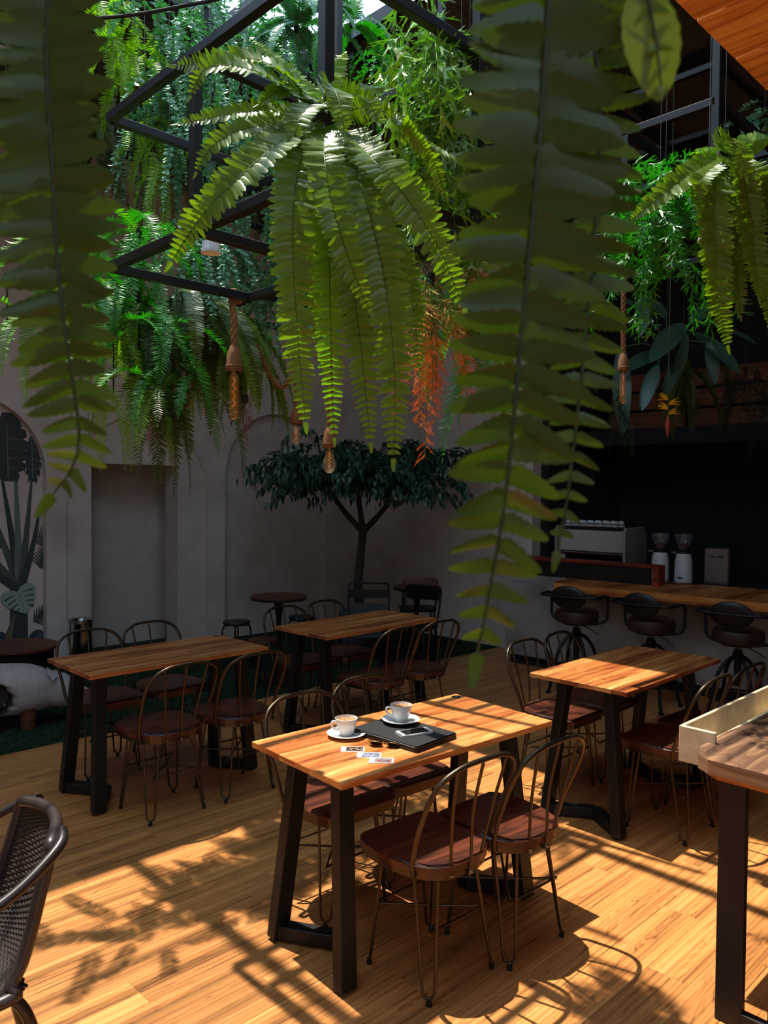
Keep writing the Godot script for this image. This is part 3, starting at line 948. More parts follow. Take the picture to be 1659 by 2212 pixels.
	M.yellow_petal = leafy(Color(1.0, 0.86, 0.12), Color(0.6, 0.5, 0.05), 0.5)
	M.red_petal = leafy(Color(0.62, 0.24, 0.14), Color(0.3, 0.1, 0.05), 0.5)

func slab_box(a: Vector3, b: Vector3) -> MB:
	return MB.new().box((a + b) / 2.0, (b - a).abs())

func arch_notch(x0: float, x1: float, spring: float, seg := 18) -> Array:
	# points from (x0, 0) up over the arch to (x1, 0)
	var out := [Vector2(x0, 0.0)]
	var r := (x1 - x0) / 2.0
	for i in seg + 1:
		var a := PI - PI * i / seg
		out.append(Vector2((x0 + x1) / 2.0 + cos(a) * r, spring + sin(a) * r))
	out.append(Vector2(x1, 0.0))
	return out

func wall_sheet(outline: Array, z0: float, z1: float) -> MB:
	# an outline in (x, y), standing between z0 and z1
	var o := PackedVector2Array(outline)
	return MB.new().extrude(o, 0.0, z1 - z0, 0.0, Transform3D(Basis(Vector3.RIGHT, Vector3.BACK, Vector3.UP), Vector3(0, 0, z0)))

func build_room() -> void:
	# floor: planks laid along x, turf beyond
	var fl := shell("floor")
	part(fl, "subfloor", slab_box(Vector3(-3.2, -0.20, -5.2), Vector3(8.8, -0.0145, 3.0)), M.floor0)
	var lens := [1.22, 0.62]
	var kinds := {}
	for l in 2:
		for i in 9:
			var b := MB.new().box(Vector3.ZERO, Vector3(lens[l] - 0.0006, 0.014, 0.1493), 0.0006)
			var off := Vector2(rng.randf() * 2.1, rng.randf() * 0.62)
			for j in b.t.size(): b.t[j] += off
			kinds[l * 9 + i] = b
	var rest := MB.new()
	var row := 0
	var z := -5.2 + 0.075
	while z < 2.9:
		var x := -3.1 - fmod(row * 0.437, 1.22)
		while x < 8.0:
			var b: MB = kinds[rng.randi() % 9]
			var at := Vector3(x + 0.61, -0.0075, z)
			# picked apart where the photograph shows the floor
			var q := at - EYE
			var d := q.dot(axis_f)
			var seen := d > 1.2 and absf(q.dot(axis_r)) < d * 0.52 + 0.5 and z < 0.2 and x > -0.6 and x < 6.9
			if seen: part(fl, "plank", b, M["floor%d" % (rng.randi() % 3)], Transform3D(Basis(), at))
			else: rest.add(b, Transform3D(Basis(), at))
			x += 1.22
		z += 0.15
		row += 1
	part(fl, "plank_field", rest, M.floor1).set_meta("kind", "stuff")
	structure("floor_turf", slab_box(Vector3(-3.2, -0.20, -9.3), Vector3(8.8, -0.004, -5.2)), M.turf)
	# blades of the artificial turf
	rng.seed = 99
	var tuft := MB.new()
	for i in 5:
		var a := rng.randf() * TAU
		var d := Vector3(cos(a), 0, sin(a))
		var s := Vector3(-d.z, 0, d.x) * 0.0018
		var base := Vector3(rng.randf_range(-0.01, 0.01), 0, rng.randf_range(-0.01, 0.01))
		tuft.grid(PackedVector3Array([base - s, base + s, base + d * 0.006 + Vector3.UP * 0.012 - s * 0.4, base + d * 0.006 + Vector3.UP * 0.012 + s * 0.4]), 2)
	var mm := MultiMesh.new()
	mm.transform_format = MultiMesh.TRANSFORM_3D
	mm.mesh = tuft.mesh()
	mm.instance_count = 26000
	for i in 26000:
		mm.set_instance_transform(i, Transform3D(Basis(Vector3.UP, rng.randf() * TAU).scaled(Vector3.ONE * rng.randf_range(0.8, 1.4)), Vector3(rng.randf_range(0.6, 6.85), -0.004, -5.2 - 2.35 * pow(rng.randf(), 1.3))))
	var turf := MultiMeshInstance3D.new()
	turf.name = "turf_pile"
	turf.multimesh = mm
	turf.material_override = mat(Color(0.10, 0.20, 0.08), 0.9)
	add_child(turf)
	tag(turf, "short artificial green turf between the wooden floor and the far wall", "turf")
	turf.set_meta("kind", "stuff")

	# the far wall with its arches
	var w := [Vector2(-3.2, 0.0)]
	w.append_array(arch_notch(1.42, 2.88, 1.82))
	w.append_array(arch_notch(3.07, 4.62, 1.66))
	w.append_array(arch_notch(4.85, 6.32, 1.86))
	w.append_array([Vector2(8.8, 0.0), Vector2(8.8, 5.4), Vector2(-3.2, 5.4)])
	var wb := shell("wall_back")
	part(wb, "wall_face", wall_sheet(w, -7.60, -7.50), M.plaster)
	part(wb, "wall_core", wall_sheet([Vector2(-3.2, 0), Vector2(3.33, 0), Vector2(3.33, 1.95), Vector2(4.28, 1.95), Vector2(4.28, 0), Vector2(8.8, 0), Vector2(8.8, 5.4), Vector2(-3.2, 5.4)], -7.80, -7.60), M.plaster)
	part(wb, "shallow_panel", wall_sheet([Vector2(3.05, 0), Vector2(3.33, 0), Vector2(3.33, 1.95), Vector2(4.28, 1.95), Vector2(4.28, 0), Vector2(4.64, 0), Vector2(4.64, 2.5), Vector2(3.05, 2.5)], -7.60, -7.535), M.plaster)
	# the passage behind the opening
	part(wb, "passage_wall", slab_box(Vector3(2.9, -0.1, -8.25), Vector3(5.6, 2.6, -8.1)), M.plaster)
	part(wb, "passage_side", slab_box(Vector3(3.1, -0.1, -8.1), Vector3(3.2, 2.6, -7.80)), M.plaster)
	part(wb, "passage_end", slab_box(Vector3(5.4, -0.1, -8.1), Vector3(5.5, 2.6, -7.80)), M.plaster)
	part(wb, "passage_ceiling", slab_box(Vector3(3.1, 2.4, -8.1), Vector3(5.5, 2.5, -7.80)), M.plaster)
	structure("wall_right", slab_box(Vector3(6.9, 0, -7.55), Vector3(7.05, 5.4, -4.80)), M.plaster)
	structure("wall_kitchen", slab_box(Vector3(8.5, -0.1, -7.8), Vector3(8.7, 5.4, 3.0)), M.dark_wall)
	structure("wall_kitchen_side", slab_box(Vector3(7.05, 0, -4.85), Vector3(8.5, 5.4, -4.70)), M.dark_wall)
	structure("wall_left", slab_box(Vector3(-3.2, -0.1, -7.6), Vector3(-3.0, 5.4, 3.0)), M.plaster)
	structure("wall_front", wall_sheet([Vector2(-3.2, -0.1), Vector2(-2.6, -0.1), Vector2(-2.6, 2.1), Vector2(-1.6, 2.1), Vector2(-1.6, -0.1), Vector2(8.7, -0.1), Vector2(8.7, 5.4), Vector2(3.4, 5.4), Vector2(3.4, 3.3), Vector2(-2.8, 3.3), Vector2(-2.8, 5.4), Vector2(-3.2, 5.4)], 2.8, 3.0), M.plaster)
	structure("trim_lintel", slab_box(Vector3(-2.8, 4.7, 2.8), Vector3(3.4, 5.4, 3.0)), M.plaster)
	var cl := shell("window_clerestory")
	for i in 4: part(cl, "pane", slab_box(Vector3(-2.79 + i * 1.55, 3.3, 2.89), Vector3(-1.26 + i * 1.55, 4.7, 2.896)), M.glass)
	for i in 3: part(cl, "mullion", slab_box(Vector3(-1.265 + i * 1.55, 3.3, 2.86), Vector3(-1.235 + i * 1.55, 4.7, 2.93)), M.frame_steel)
	structure("baseboard_right", slab_box(Vector3(6.885, 0, -7.5), Vector3(6.9, 0.06, -4.75)), M.plaster)
	build_mural()

func flat_leaf(pts: Array) -> PackedVector2Array:
	return PackedVector2Array(pts)

func build_mural() -> void:
	# painted straight on the wall inside the first arch
	var o := thing("mural", "painted mural of dark palms and monstera leaves inside the arched niche", "mural", Vector3(2.88, 0, -7.6))
	var paints := [mat(Color(0.33, 0.35, 0.32), 0.9), mat(Color(0.24, 0.26, 0.25), 0.9), mat(Color(0.42, 0.46, 0.43), 0.9), mat(Color(0.58, 0.63, 0.59), 0.9), mat(Color(0.42, 0.39, 0.30), 0.9), mat(Color(0.22, 0.27, 0.29), 0.9)]
	var lift := [0.002]
	var paint := func(called: String, p: PackedVector2Array, tone: int) -> void:
		if Geometry2D.triangulate_polygon(p).is_empty(): return
		lift[0] += 0.00012
		part(o, called, MB.new().extrude(p, 0.0, lift[0], 0.0, Transform3D(Basis(Vector3.RIGHT, Vector3.BACK, Vector3.UP), Vector3.ZERO)), paints[tone])
	var ribbon := func(called: String, a: Vector2, b: Vector2, c: Vector2, w0: float, w1: float, tone: int) -> void:
		var l := PackedVector2Array()
		var r := PackedVector2Array()
		for i in 9:
			var s := i / 8.0
			var p := a.lerp(b, s).lerp(b.lerp(c, s), s)
			var d := (a.lerp(b, s).direction_to(b.lerp(c, s) + Vector2(0, 1e-5)))
			var w := lerpf(w0, w1, s) / 2.0
			l.append(p + Vector2(-d.y, d.x) * w)
			r.append(p - Vector2(-d.y, d.x) * w)
		r.reverse()
		l.append_array(r)
		paint.call(called, l, tone)
	# trunk and fan of stalks
	ribbon.call("painted_trunk", Vector2(-0.22, 0.0), Vector2(-0.22, 0.4), Vector2(-0.22, 0.86), 0.17, 0.16, 1)
	for q in [[-0.22, 0.78, -0.35, 1.2, -0.62, 1.9, 0], [-0.22, 0.78, -0.28, 1.3, -0.40, 2.0, 1], [-0.22, 0.78, -0.22, 1.4, -0.26, 2.05, 2], [-0.20, 0.78, -0.14, 1.3, -0.09, 1.9, 0], [-0.2, 0.78, -0.08, 1.1, -0.02, 1.55, 1], [-0.24, 0.78, -0.5, 1.1, -0.85, 1.6, 0], [-0.24, 0.76, -0.55, 1.0, -1.0, 1.3, 1]]:
		ribbon.call("painted_stalk", Vector2(q[0], q[1]), Vector2(q[2], q[3]), Vector2(q[4], q[5]), 0.085, 0.014, q[6])
	# great leaves at the top
	for q in [[-0.31, 1.82, 0.30, 0.42, 1], [-0.09, 1.82, 0.13, 0.28, 5], [-0.66, 1.80, 0.28, 0.44, 0], [-1.02, 1.75, 0.26, 0.36, 1]]:
		# a long banana leaf with torn edges
		var p := PackedVector2Array()
		var far := PackedVector2Array()
		for i in 25:
			var f := i / 24.0
			var hw: float = q[2] * 0.62 * pow(sin(PI * clampf(f * 0.94 + 0.03, 0.0, 1.0)), 0.55)
			if i % 4 == 3: hw *= 0.72
			p.append(Vector2(q[0] - hw, q[1] - 0.06 + f * q[3] * 1.5 - 0.05 * (1.0 if i % 4 == 2 else 0.0)))
			far.append(Vector2(q[0] + hw, q[1] - 0.06 + f * q[3] * 1.5 - 0.04 * (1.0 if i % 4 == 1 else 0.0)))
		far.reverse()
		p.append_array(far)
		p = Geometry2D.offset_polygon(p, 0.002)[0]
		paint.call("painted_leaf", p, q[4])
		ribbon.call("painted_vein", Vector2(q[0], q[1] - 0.03), Vector2(q[0] - 0.005, q[1] + 0.2), Vector2(q[0] - 0.01, q[1] + 0.46), 0.012, 0.004, 2)
		for i in 4: ribbon.call("painted_vein", Vector2(q[0], q[1] + 0.06 + i * 0.09), Vector2(q[0] + 0.04, q[1] + 0.075 + i * 0.09), Vector2(q[0] + q[2] * 0.5, q[1] + 0.06 + i * 0.085), 0.012, 0.003, 4)
	# feathery fronds
	for f in [[-0.36, 1.12, 2.4, 0.30], [-0.06, 1.15, 0.9, 0.22], [-0.62, 0.75, 2.2, 0.34], [-0.10, 0.42, 0.6, 0.22], [-0.03, 0.92, 1.2, 0.2], [-0.5, 0.55, 2.8, 0.3]]:
		var tip: Vector2 = Vector2(f[0], f[1]) + Vector2(cos(f[2]), sin(f[2])) * f[3]
		for i in 9:
			var s := 0.1 + 0.1 * i
			var p := Vector2(f[0], f[1]).lerp(tip, s)
			for sd in [-1.0, 1.0]:
				var a: float = f[2] + sd * (1.0 - s * 0.5)
				ribbon.call("painted_blade", p, p + Vector2(cos(a), sin(a)) * 0.07, p + Vector2(cos(a), sin(a) - 0.25) * 0.15, 0.013, 0.002, 1)
	# monstera leaves
	for q in [[-0.21, 0.66, 0.17, 3, 0.35], [-0.10, 0.20, 0.16, 5, 0.6], [-0.50, 0.30, 0.18, 5, -0.5]]:
		var p := PackedVector2Array()
		for i in 40:
			var a := TAU * i / 40
			# heart with the tip down
			p.append(Vector2(q[0], q[1]) + (Vector2(0.95 * pow(sin(a), 3.0), 0.78 * cos(a) - 0.30 * cos(2.0 * a) - 0.12 * cos(3.0 * a)) * q[2]).rotated(q[4]))
		paint.call("painted_leaf", p, q[3])
		var mid := Vector2(q[0], q[1])
		ribbon.call("painted_vein", mid + Vector2(0, 0.3 * q[2]).rotated(q[4]), mid, mid + Vector2(0, -0.95 * q[2]).rotated(q[4]), 0.008, 0.002, 2)
		for i in 4:
			for sd in [-1.0, 1.0]:
				var a0: Vector2 = mid + (Vector2(sd * 0.22, 0.30 - i * 0.26) * q[2]).rotated(q[4])
				var a1: Vector2 = mid + (Vector2(sd * (0.80 - i * 0.1), 0.24 - i * 0.30) * q[2]).rotated(q[4])
				ribbon.call("painted_slit", a0, a0.lerp(a1, 0.5) + Vector2(0, 0.008), a1, 0.007, 0.016, 1 if q[3] == 3 else 2)
	for q in [[-0.36, 0.0, -0.34, 0.25, -0.26, 0.52, 4], [-0.42, 0.0, -0.48, 0.25, -0.62, 0.5, 4]]:
		ribbon.call("painted_leaf", Vector2(q[0], q[1]), Vector2(q[2], q[3]), Vector2(q[4], q[5]), 0.14, 0.01, q[6])

func build_roof() -> void:
	# opaque roof round the skylight, laid as ribbed sheets
	var rf := shell("roof")
	var sheet := func(a: Vector3, b: Vector3, c: Vector3, thick := 0.05) -> void:
		# a..b along the ribs, a..c across them
		var u := (b - a).normalized()
		var wv := (c - a).normalized()
		var width := a.distance_to(c)
		var nn := u.cross(wv).normalized()
		if nn.y < 0: nn = -nn
		var count := maxi(1, int(round(width / 0.76)))
		for i in count:
			var p := a + wv * width * (i + 0.5) / count
			var m := MB.new()
			m.box(Vector3.ZERO, Vector3(a.distance_to(b), thick, width / count - 0.002))
			for j in 3: m.box(Vector3(0, -thick / 2 - 0.008, (j - 1) * width / count * 0.33), Vector3(a.distance_to(b), 0.018, 0.03))
			part(rf, "roof_sheet", m, M.sheet, Transform3D(Basis(u, nn, u.cross(nn)), p + (b - a) / 2 + nn * thick / 2))
	sheet.call(Vector3(3.84, ROOF, -7.7), Vector3(8.7, ROOF - 0.9, -7.7), Vector3(3.84, ROOF, 3.0))
	sheet.call(Vector3(-3.2, ROOF, -7.7), Vector3(3.84, ROOF, -7.7), Vector3(-3.2, ROOF, -4.80))
	sheet.call(Vector3(-3.2, ROOF, -0.9), Vector3(3.84, ROOF, -0.9), Vector3(-3.2, ROOF, 3.0))
	sheet.call(Vector3(-3.2, ROOF, -4.80), Vector3(-1.2, ROOF, -4.80), Vector3(-3.2, ROOF, -0.9))
	# skylight: rafters, purlins, slats over the first bay, clear panes on top
	var sk := shell("window_skylight")
	for x in [-1.17, 1.45, 3.10, 3.81]: part(sk, "rafter", MB.new().bar(Vector3(x, ROOF - 0.03, -4.85), Vector3(x, ROOF - 0.03, -0.85), 0.07, 0.10, 0.004), M.frame_steel)
	for z in [-4.78, -0.93]: part(sk, "purlin", MB.new().bar(Vector3(-1.2, ROOF - 0.035, z), Vector3(3.84, ROOF - 0.035, z), 0.06, 0.09, 0.004), M.frame_steel)
	var z := -4.67
	while z < -1.0:
		part(sk, "slat", MB.new().bar(Vector3(-1.14, ROOF + 0.01, z), Vector3(1.42, ROOF + 0.01, z), 0.016, 0.02), M.frame_steel)
		z += 0.152
	for i in 5:
		var x0: float = -1.2 + i * 1.01
		part(sk, "pane", slab_box(Vector3(x0, ROOF + 0.04, -4.83), Vector3(x0 + 1.005, ROOF + 0.046, -0.85)), M.glass)
	# trusses under the right-hand slope
	var tr := shell("roof_truss")
	for z2 in [-5.6, -4.3, -2.9, -1.2]:
		part(tr, "rafter", MB.new().bar(Vector3(3.84, ROOF - 0.12, z2), Vector3(8.5, ROOF - 0.98, z2), 0.05, 0.09), M.frame_steel)
	for x2 in [4.4, 5.3, 6.2, 7.1]:
		part(tr, "purlin", MB.new().bar(Vector3(x2, ROOF - 0.06 - (x2 - 3.84) * 0.185, -7.5), Vector3(x2, ROOF - 0.06 - (x2 - 3.84) * 0.185, 2.8), 0.05, 0.06), M.frame_steel)
	# boarded underside of the gallery above the viewer's right
	var gal := shell("ceiling_gallery")
	var tex := [0.0, 0.31, 0.17, 0.53, 0.71, 0.9, 0.4, 0.22, 0.65, 0.83]
	for i in 9:
		var b := MB.new().box(Vector3.ZERO, Vector3(3.6, 0.03, 0.255), 0.004)
		for j in b.t.size(): b.t[j] += Vector2(tex[i] * 3.0, tex[i])
		part(gal, "board", b, M.soffit_wood, Transform3D(Basis(Vector3.UP, PI / 2), Vector3(1.47 + i * 0.266, 3.015, -0.97 + 1.8)))
	part(gal, "joist_deck", slab_box(Vector3(1.35, 3.031, -0.90), Vector3(4.0, 3.12, 2.79)), M.frame_steel)
	for x3 in [1.6, 2.7, 3.9]: part(gal, "hanger_rod", slab_box(Vector3(x3 - 0.01, 3.1, 0.5), Vector3(x3 + 0.01, ROOF, 0.52)), M.frame_steel)

func rail(o: Node, a: Vector3, b: Vector3, w := 0.035) -> void:
	part(o, "rail", MB.new().bar(a, b, w, w, 0.002), M.frame_steel)

func build_frames() -> void:
	# box frames of square tube that hang under the skylight and carry the plants
	var make := func(label: String, x0: float, x1: float, z0: float, z1: float, y0: float, y1: float, cross: Array) -> void:
		var o := thing("plant_frame", label, "steel frame", Vector3(x0, 0, z0), 0.0, "black steel plant frames")
		var q := -Vector3(x0, 0, z0)
		for y in [y0, y1]:
			for zz in [z0, z1]: rail(o, Vector3(x0, y, zz) + q, Vector3(x1, y, zz) + q)
			for xx in [x0, x1]: rail(o, Vector3(xx, y, z0) + q, Vector3(xx, y, z1) + q)
		for xx in [x0, x1]:
			for zz in ([z1] if x0 == 1.44 else [z0, z1]): part(o, "post", MB.new().bar(Vector3(xx, y0, zz) + q, Vector3(xx, ROOF - 0.08, zz) + q, 0.035, 0.035, 0.002, Vector3.RIGHT), M.frame_steel)
		for c in cross: rail(o, Vector3(c[0], c[1], c[2]) + q, Vector3(c[3], c[4], c[5]) + q)
	for f in FRAMES: make.call(f[0], f[1], f[2], f[3], f[4], f[5], f[6], f[7])

func build_furniture() -> void:
	make_table("teak table with coffee cups and a laptop cover on it", Vector3(2.228, 0, -2.12), deg_to_rad(-3.6), [0, 3, 2, 1, 2, 0])
	make_table("teak table beside the turf, near the grey pig sculpture", Vector3(2.243, 0, -4.12), 0.0, [1, 0, 3, 2, 1, 2])
	make_table("teak table in the dark middle, before the round bistro table", Vector3(3.808, 0, -4.14), deg_to_rad(1.5), [3, 1, 0, 1, 3, 2])
	make_table("half sunlit teak table in front of the bar stools", Vector3(3.967, 0, -2.105), deg_to_rad(0.5), [2, 1, 3, 0, 2, 1])
	var near := "hairpin chair at the coffee cup table, "
	var first := make_chair(near + "back to us, nearer the corner leg", Vector3(2.055, 0, -1.84), deg_to_rad(-3))
	var list := [
		[2.405, -1.775, -2, near + "back to us, casting its hoop shadow"],
		[2.10, -2.43, 178, near + "far side, seat in shade"],
		[2.50, -2.47, 176, near + "far side, with the sunlit seat"],
		[2.045, -3.755, 2, "hairpin chair on the wood side of the turf table, nearer its outer end"],
		[2.485, -3.735, 0, "hairpin chair on the wood side of the turf table, nearer the middle of the room"],
		[2.08, -4.54, 179, "hairpin chair on the turf side of that table, by the steel bin"],
		[2.52, -4.56, 182, "hairpin chair on the turf side of that table, before the dark doorway"],
		[3.62, -3.76, 1, "hairpin chair on the near side of the dark middle table, left of two"],
		[4.03, -3.76, -1, "hairpin chair on the near side of the dark middle table, right of two"],
		[3.60, -4.53, 180, "hairpin chair behind the dark middle table, before the round stools"],
		[4.03, -4.56, 181, "hairpin chair behind the dark middle table, before the tree planter"],
		[3.86, -2.50, 180, "hairpin chair behind the half sunlit table, with bright steel hoop"],
		[4.24, -2.50, 183, "hairpin chair behind the half sunlit table, before the first bar stool"],
		[3.81, -1.785, 0, "hairpin chair on the near side of the half sunlit table, beside the slab"],
		[4.22, -1.775, -2, "hairpin chair on the near side of the half sunlit table, partly hidden behind another"],
	]
	for c in list: copy(first, Vector3(c[0], 0, c[1]), deg_to_rad(c[2]), c[3])
	rattan_chair(Vector3(0.57, 0, -2.24), deg_to_rad(82))

const FRAMES := [
	["black steel box frame holding the big central fern", 1.44, 2.12, -3.08, -1.72, 2.6, 3.2, [[1.44, 2.6, -2.42, 2.12, 2.6, -2.42], [1.44, 3.2, -2.42, 2.12, 3.2, -2.42], [1.44, 2.6, -2.42, 1.44, 3.2, -2.42]]],
	["black steel box frame above the half sunlit table", 3.46, 4.15, -2.5, -1.47, 2.95, 3.42, [[3.46, 3.42, -1.9, 4.15, 3.42, -1.9], [3.46, 2.95, -1.9, 3.46, 3.42, -1.9]]],
	["black steel box frame high under the ribbed roof sheets", 4.5, 5.3, -3.2, -1.9, 3.55, 4.15, [[4.5, 4.15, -2.6, 5.3, 4.15, -2.6]]],
	["black steel box frame behind the hanging vines", 2.5, 3.25, -4.1, -2.9, 2.75, 3.35, [[2.5, 2.75, -3.5, 3.25, 2.75, -3.5]]],
]

func build_bar() -> void:
	var o := thing("bar_counter", "plastered bar counter with a thick light wooden top", "bar counter", Vector3(6.29, 0, -4.68), deg_to_rad(4.0))
	# own axes: x into the bar, z along it towards the viewer
	part(o, "body", slab_box(Vector3(0.0, 0.10, 0.0), Vector3(0.55, 0.815, 5.2)), M.bar_plaster)
	part(o, "plinth", slab_box(Vector3(0.06, 0.0, 0.03), Vector3(0.5, 0.10, 5.2)), M.dark_wall)
	var edge := PackedVector2Array([Vector2(0.55, 0.62)])
	edge.append(Vector2(0.55, 5.2))
	for i in range(26, -1, -1):
		var z := 0.72 + i * 0.172
		edge.append(Vector2(-0.33 + 0.012 * sin(i * 1.3) + 0.01 * sin(i * 2.9), minf(z, 5.2)))
	edge.append(Vector2(-0.2, 0.66))
	part(o, "worktop", MB.new().extrude(edge, 0.815, 0.885, 0.006), M.counter_wood)
	for zz in [1.4, 3.0, 4.6]: part(o, "bracket", slab_box(Vector3(-0.26, 0.775, zz), Vector3(0.0, 0.815, zz + 0.04)), M.black_steel)
	part(o, "back_worktop", slab_box(Vector3(0.55, 0.80, 0.14), Vector3(1.2, 0.86, 5.2)), M.dark_wall)
	part(o, "cupboard", slab_box(Vector3(0.6, 0.0, 0.14), Vector3(1.15, 0.80, 5.2)), M.dark_wall)
	# raised screen with a reddish wooden trim
	var s := thing("counter_screen", "dark panel screen with reddish wooden trim on the bar", "screen panel", Vector3(6.29, 0, -4.68), deg_to_rad(4.0))
	part(s, "panel", slab_box(Vector3(0.11, 0.8855, 0.05), Vector3(0.15, 1.035, 1.42)), M.dark_paint)
	part(s, "trim_top", MB.new().box(Vector3(0.16, 1.05, 0.76), Vector3(0.14, 0.03, 1.5), 0.004), M.cherry)
	part(s, "trim_end", MB.new().box(Vector3(0.16, 0.962, 1.48), Vector3(0.14, 0.152, 0.06), 0.004), M.cherry)
	# under the screen the plaster stands a little higher
	part(s, "upstand", slab_box(Vector3(0.10, 0.815, 0.0), Vector3(0.5, 0.8855, 0.61)), M.bar_plaster)
	var xf := Transform3D(Basis(Vector3.UP, deg_to_rad(4.0)), Vector3(6.29, 0, -4.68))
	for q in [[-0.56, 1.07, "bar stool with round brown seat nearest the screen end of the counter"], [-0.56, 1.72, "bar stool with round brown seat, middle of the three"], [-0.56, 2.38, "bar stool with round brown seat, nearest the slab table"]]:
		var at := xf * Vector3(q[0], 0, q[1])
		make_bar_stool(q[2], at, deg_to_rad(4.0) + rng.randf_range(-0.12, 0.12))
	# coffee machine
	var m := thing("coffee_machine", "white and chrome espresso machine with cups on top, behind the bar", "coffee machine", xf * Vector3(0.80, 0.86, 0.20), deg_to_rad(4.0))
	for e in [0.0, 0.74]:
		var side := PackedVector2Array([Vector2(-0.19, 0.10), Vector2(-0.17, 0.02), Vector2(0.26, 0.02), Vector2(0.30, 0.22), Vector2(0.27, 0.46), Vector2(0.2, 0.5), Vector2(-0.17, 0.5), Vector2(-0.2, 0.46)])
		part(m, "side_panel", MB.new().extrude(side, 0.0, 0.035, 0.008, Transform3D(Basis(Vector3.RIGHT, Vector3.BACK, Vector3.UP), Vector3(0, 0, e))), M.machine_white)
	part(m, "back_panel", MB.new().box(Vector3(-0.165, 0.36, 0.387), Vector3(0.02, 0.22, 0.70), 0.006), M.chrome)
	part(m, "lower_panel", MB.new().box(Vector3(-0.165, 0.16, 0.387), Vector3(0.02, 0.16, 0.70), 0.006), M.chrome)
	part(m, "tank", MB.new().box(Vector3(0.05, 0.27, 0.387), Vector3(0.38, 0.44, 0.70), 0.006), M.dark_paint)
	part(m, "cup_rail", MB.new().tube(PackedVector3Array([Vector3(-0.16, 0.53, 0.04), Vector3(-0.16, 0.53, 0.73)]), 0.006, 8), M.chrome)
	for i in 2: part(m, "rail_post", MB.new().tube(PackedVector3Array([Vector3(-0.16, 0.49, 0.1 + i * 0.55), Vector3(-0.16, 0.53, 0.1 + i * 0.55)]), 0.005, 6), M.chrome)
	for i in 4:
		part(m, "foot", MB.new().lathe([Vector2(0, 0), Vector2(0.02, 0), Vector2(0.02, 0.05), Vector2(0, 0.05)], 10, Vector3(-0.13 + (i % 2) * 0.33, 0, 0.06 + (i / 2) * 0.65)), M.black_steel)
	# cups upside down on the machine
	var cup := MB.new().lathe([Vector2(0.036, 0.0), Vector2(0.034, 0.012), Vector2(0.026, 0.05), Vector2(0.018, 0.056), Vector2(0.015, 0.06), Vector2(0, 0.06)], 16)
	for i in 14:
		var r := i / 7
		var c := part(self, numbered("espresso_cup"), cup, M.porcelain, Transform3D(Basis(), xf * Vector3(0.80 - 0.10 + r * 0.085, 1.361, 0.20 + 0.10 + (i % 7) * 0.086 + r * 0.02)))
		tag(c, "%s upturned white cup from the left in the %s row on the espresso machine" % [["first", "second", "third", "fourth", "fifth", "sixth", "seventh"][i % 7], "front" if r == 0 else "back"], "cup", "cups on the espresso machine")
	# grinders
	for i in 2:
		var g := thing("coffee_grinder", ["white coffee grinder with glass hopper next to the wooden trim", "white coffee grinder with glass hopper next to the steel box"][i], "coffee grinder", xf * Vector3(0.78, 0.86, 1.24 + i * 0.225), deg_to_rad(4.0), "coffee grinders on the bar")
		part(g, "body", MB.new().lathe([Vector2(0, 0), Vector2(0.08, 0), Vector2(0.083, 0.02), Vector2(0.08, 0.2), Vector2(0.068, 0.265), Vector2(0.06, 0.275), Vector2(0, 0.275)], 24), M.porcelain)
		part(g, "collar", MB.new().lathe([Vector2(0.03, 0.275), Vector2(0.062, 0.275), Vector2(0.062, 0.295), Vector2(0.045, 0.305), Vector2(0, 0.305)], 20), M.dark_paint)
		part(g, "hopper", MB.new().lathe([Vector2(0.042, 0.305), Vector2(0.05, 0.34), Vector2(0.078, 0.40), Vector2(0.08, 0.46), Vector2(0.0, 0.465)], 22), M.glass)
		part(g, "coffee_beans", MB.new().lathe([Vector2(0, 0.31), Vector2(0.036, 0.31), Vector2(0.05, 0.35), Vector2(0.03, 0.37), Vector2(0, 0.375)], 14), M.walnut)
		part(g, "spout", MB.new().box(Vector3(-0.04, 0.285, -0.075), Vector3(0.02, 0.018, 0.05), 0.003), M.chrome)
		part(g, "nameplate", MB.new().box(Vector3(-0.082, 0.05, 0.0), Vector3(0.003, 0.012, 0.05)), M.dark_paint)
	var st := thing("steel_grinder", "brushed stainless steel box appliance beside the white grinders", "appliance", xf * Vector3(0.80, 0.86, 1.80), deg_to_rad(4.0))
	part(st, "casing", MB.new().box(Vector3(0, 0.18, 0), Vector3(0.24, 0.35, 0.22), 0.012), M.steel)
	part(st, "base", MB.new().box(Vector3(0, 0.01, 0), Vector3(0.22, 0.02, 0.2), 0.003), M.dark_paint)
	for i in 2: part(st, "lettering", MB.new().box(Vector3(-0.121, 0.27, -0.035 + i * 0.07), Vector3(0.002, 0.012, 0.05)), M.dark_paint)
	# cable on the worktop
	var cable := part(self, numbered("power_cable"), MB.new().tube(curve([xf * Vector3(0.60, 0.868, 1.42), xf * Vector3(0.5, 0.892, 1.50), xf * Vector3(0.42, 0.89, 1.44), xf * Vector3(0.36, 0.89, 1.56), xf * Vector3(0.45, 0.892, 1.68), xf * Vector3(0.6, 0.868, 1.74)], 6), 0.004, 6), M.rubber)
	tag(cable, "thin black cable lying on the counter before the grinders", "cable")
	# loft shelf over the kitchen with crates
	var lo := thing("loft_shelf", "dark loft shelf above the bar with wooden crate fronts", "shelf", Vector3(7.5, 2.2, -4.69))
	part(lo, "beam", slab_box(Vector3(0, 0.0, 0), Vector3(0.12, 0.12, 5.4)), M.dark_wall)
	part(lo, "deck", slab_box(Vector3(0.0, 0.12, 0), Vector3(0.99, 0.16, 5.4)), M.dark_wall)
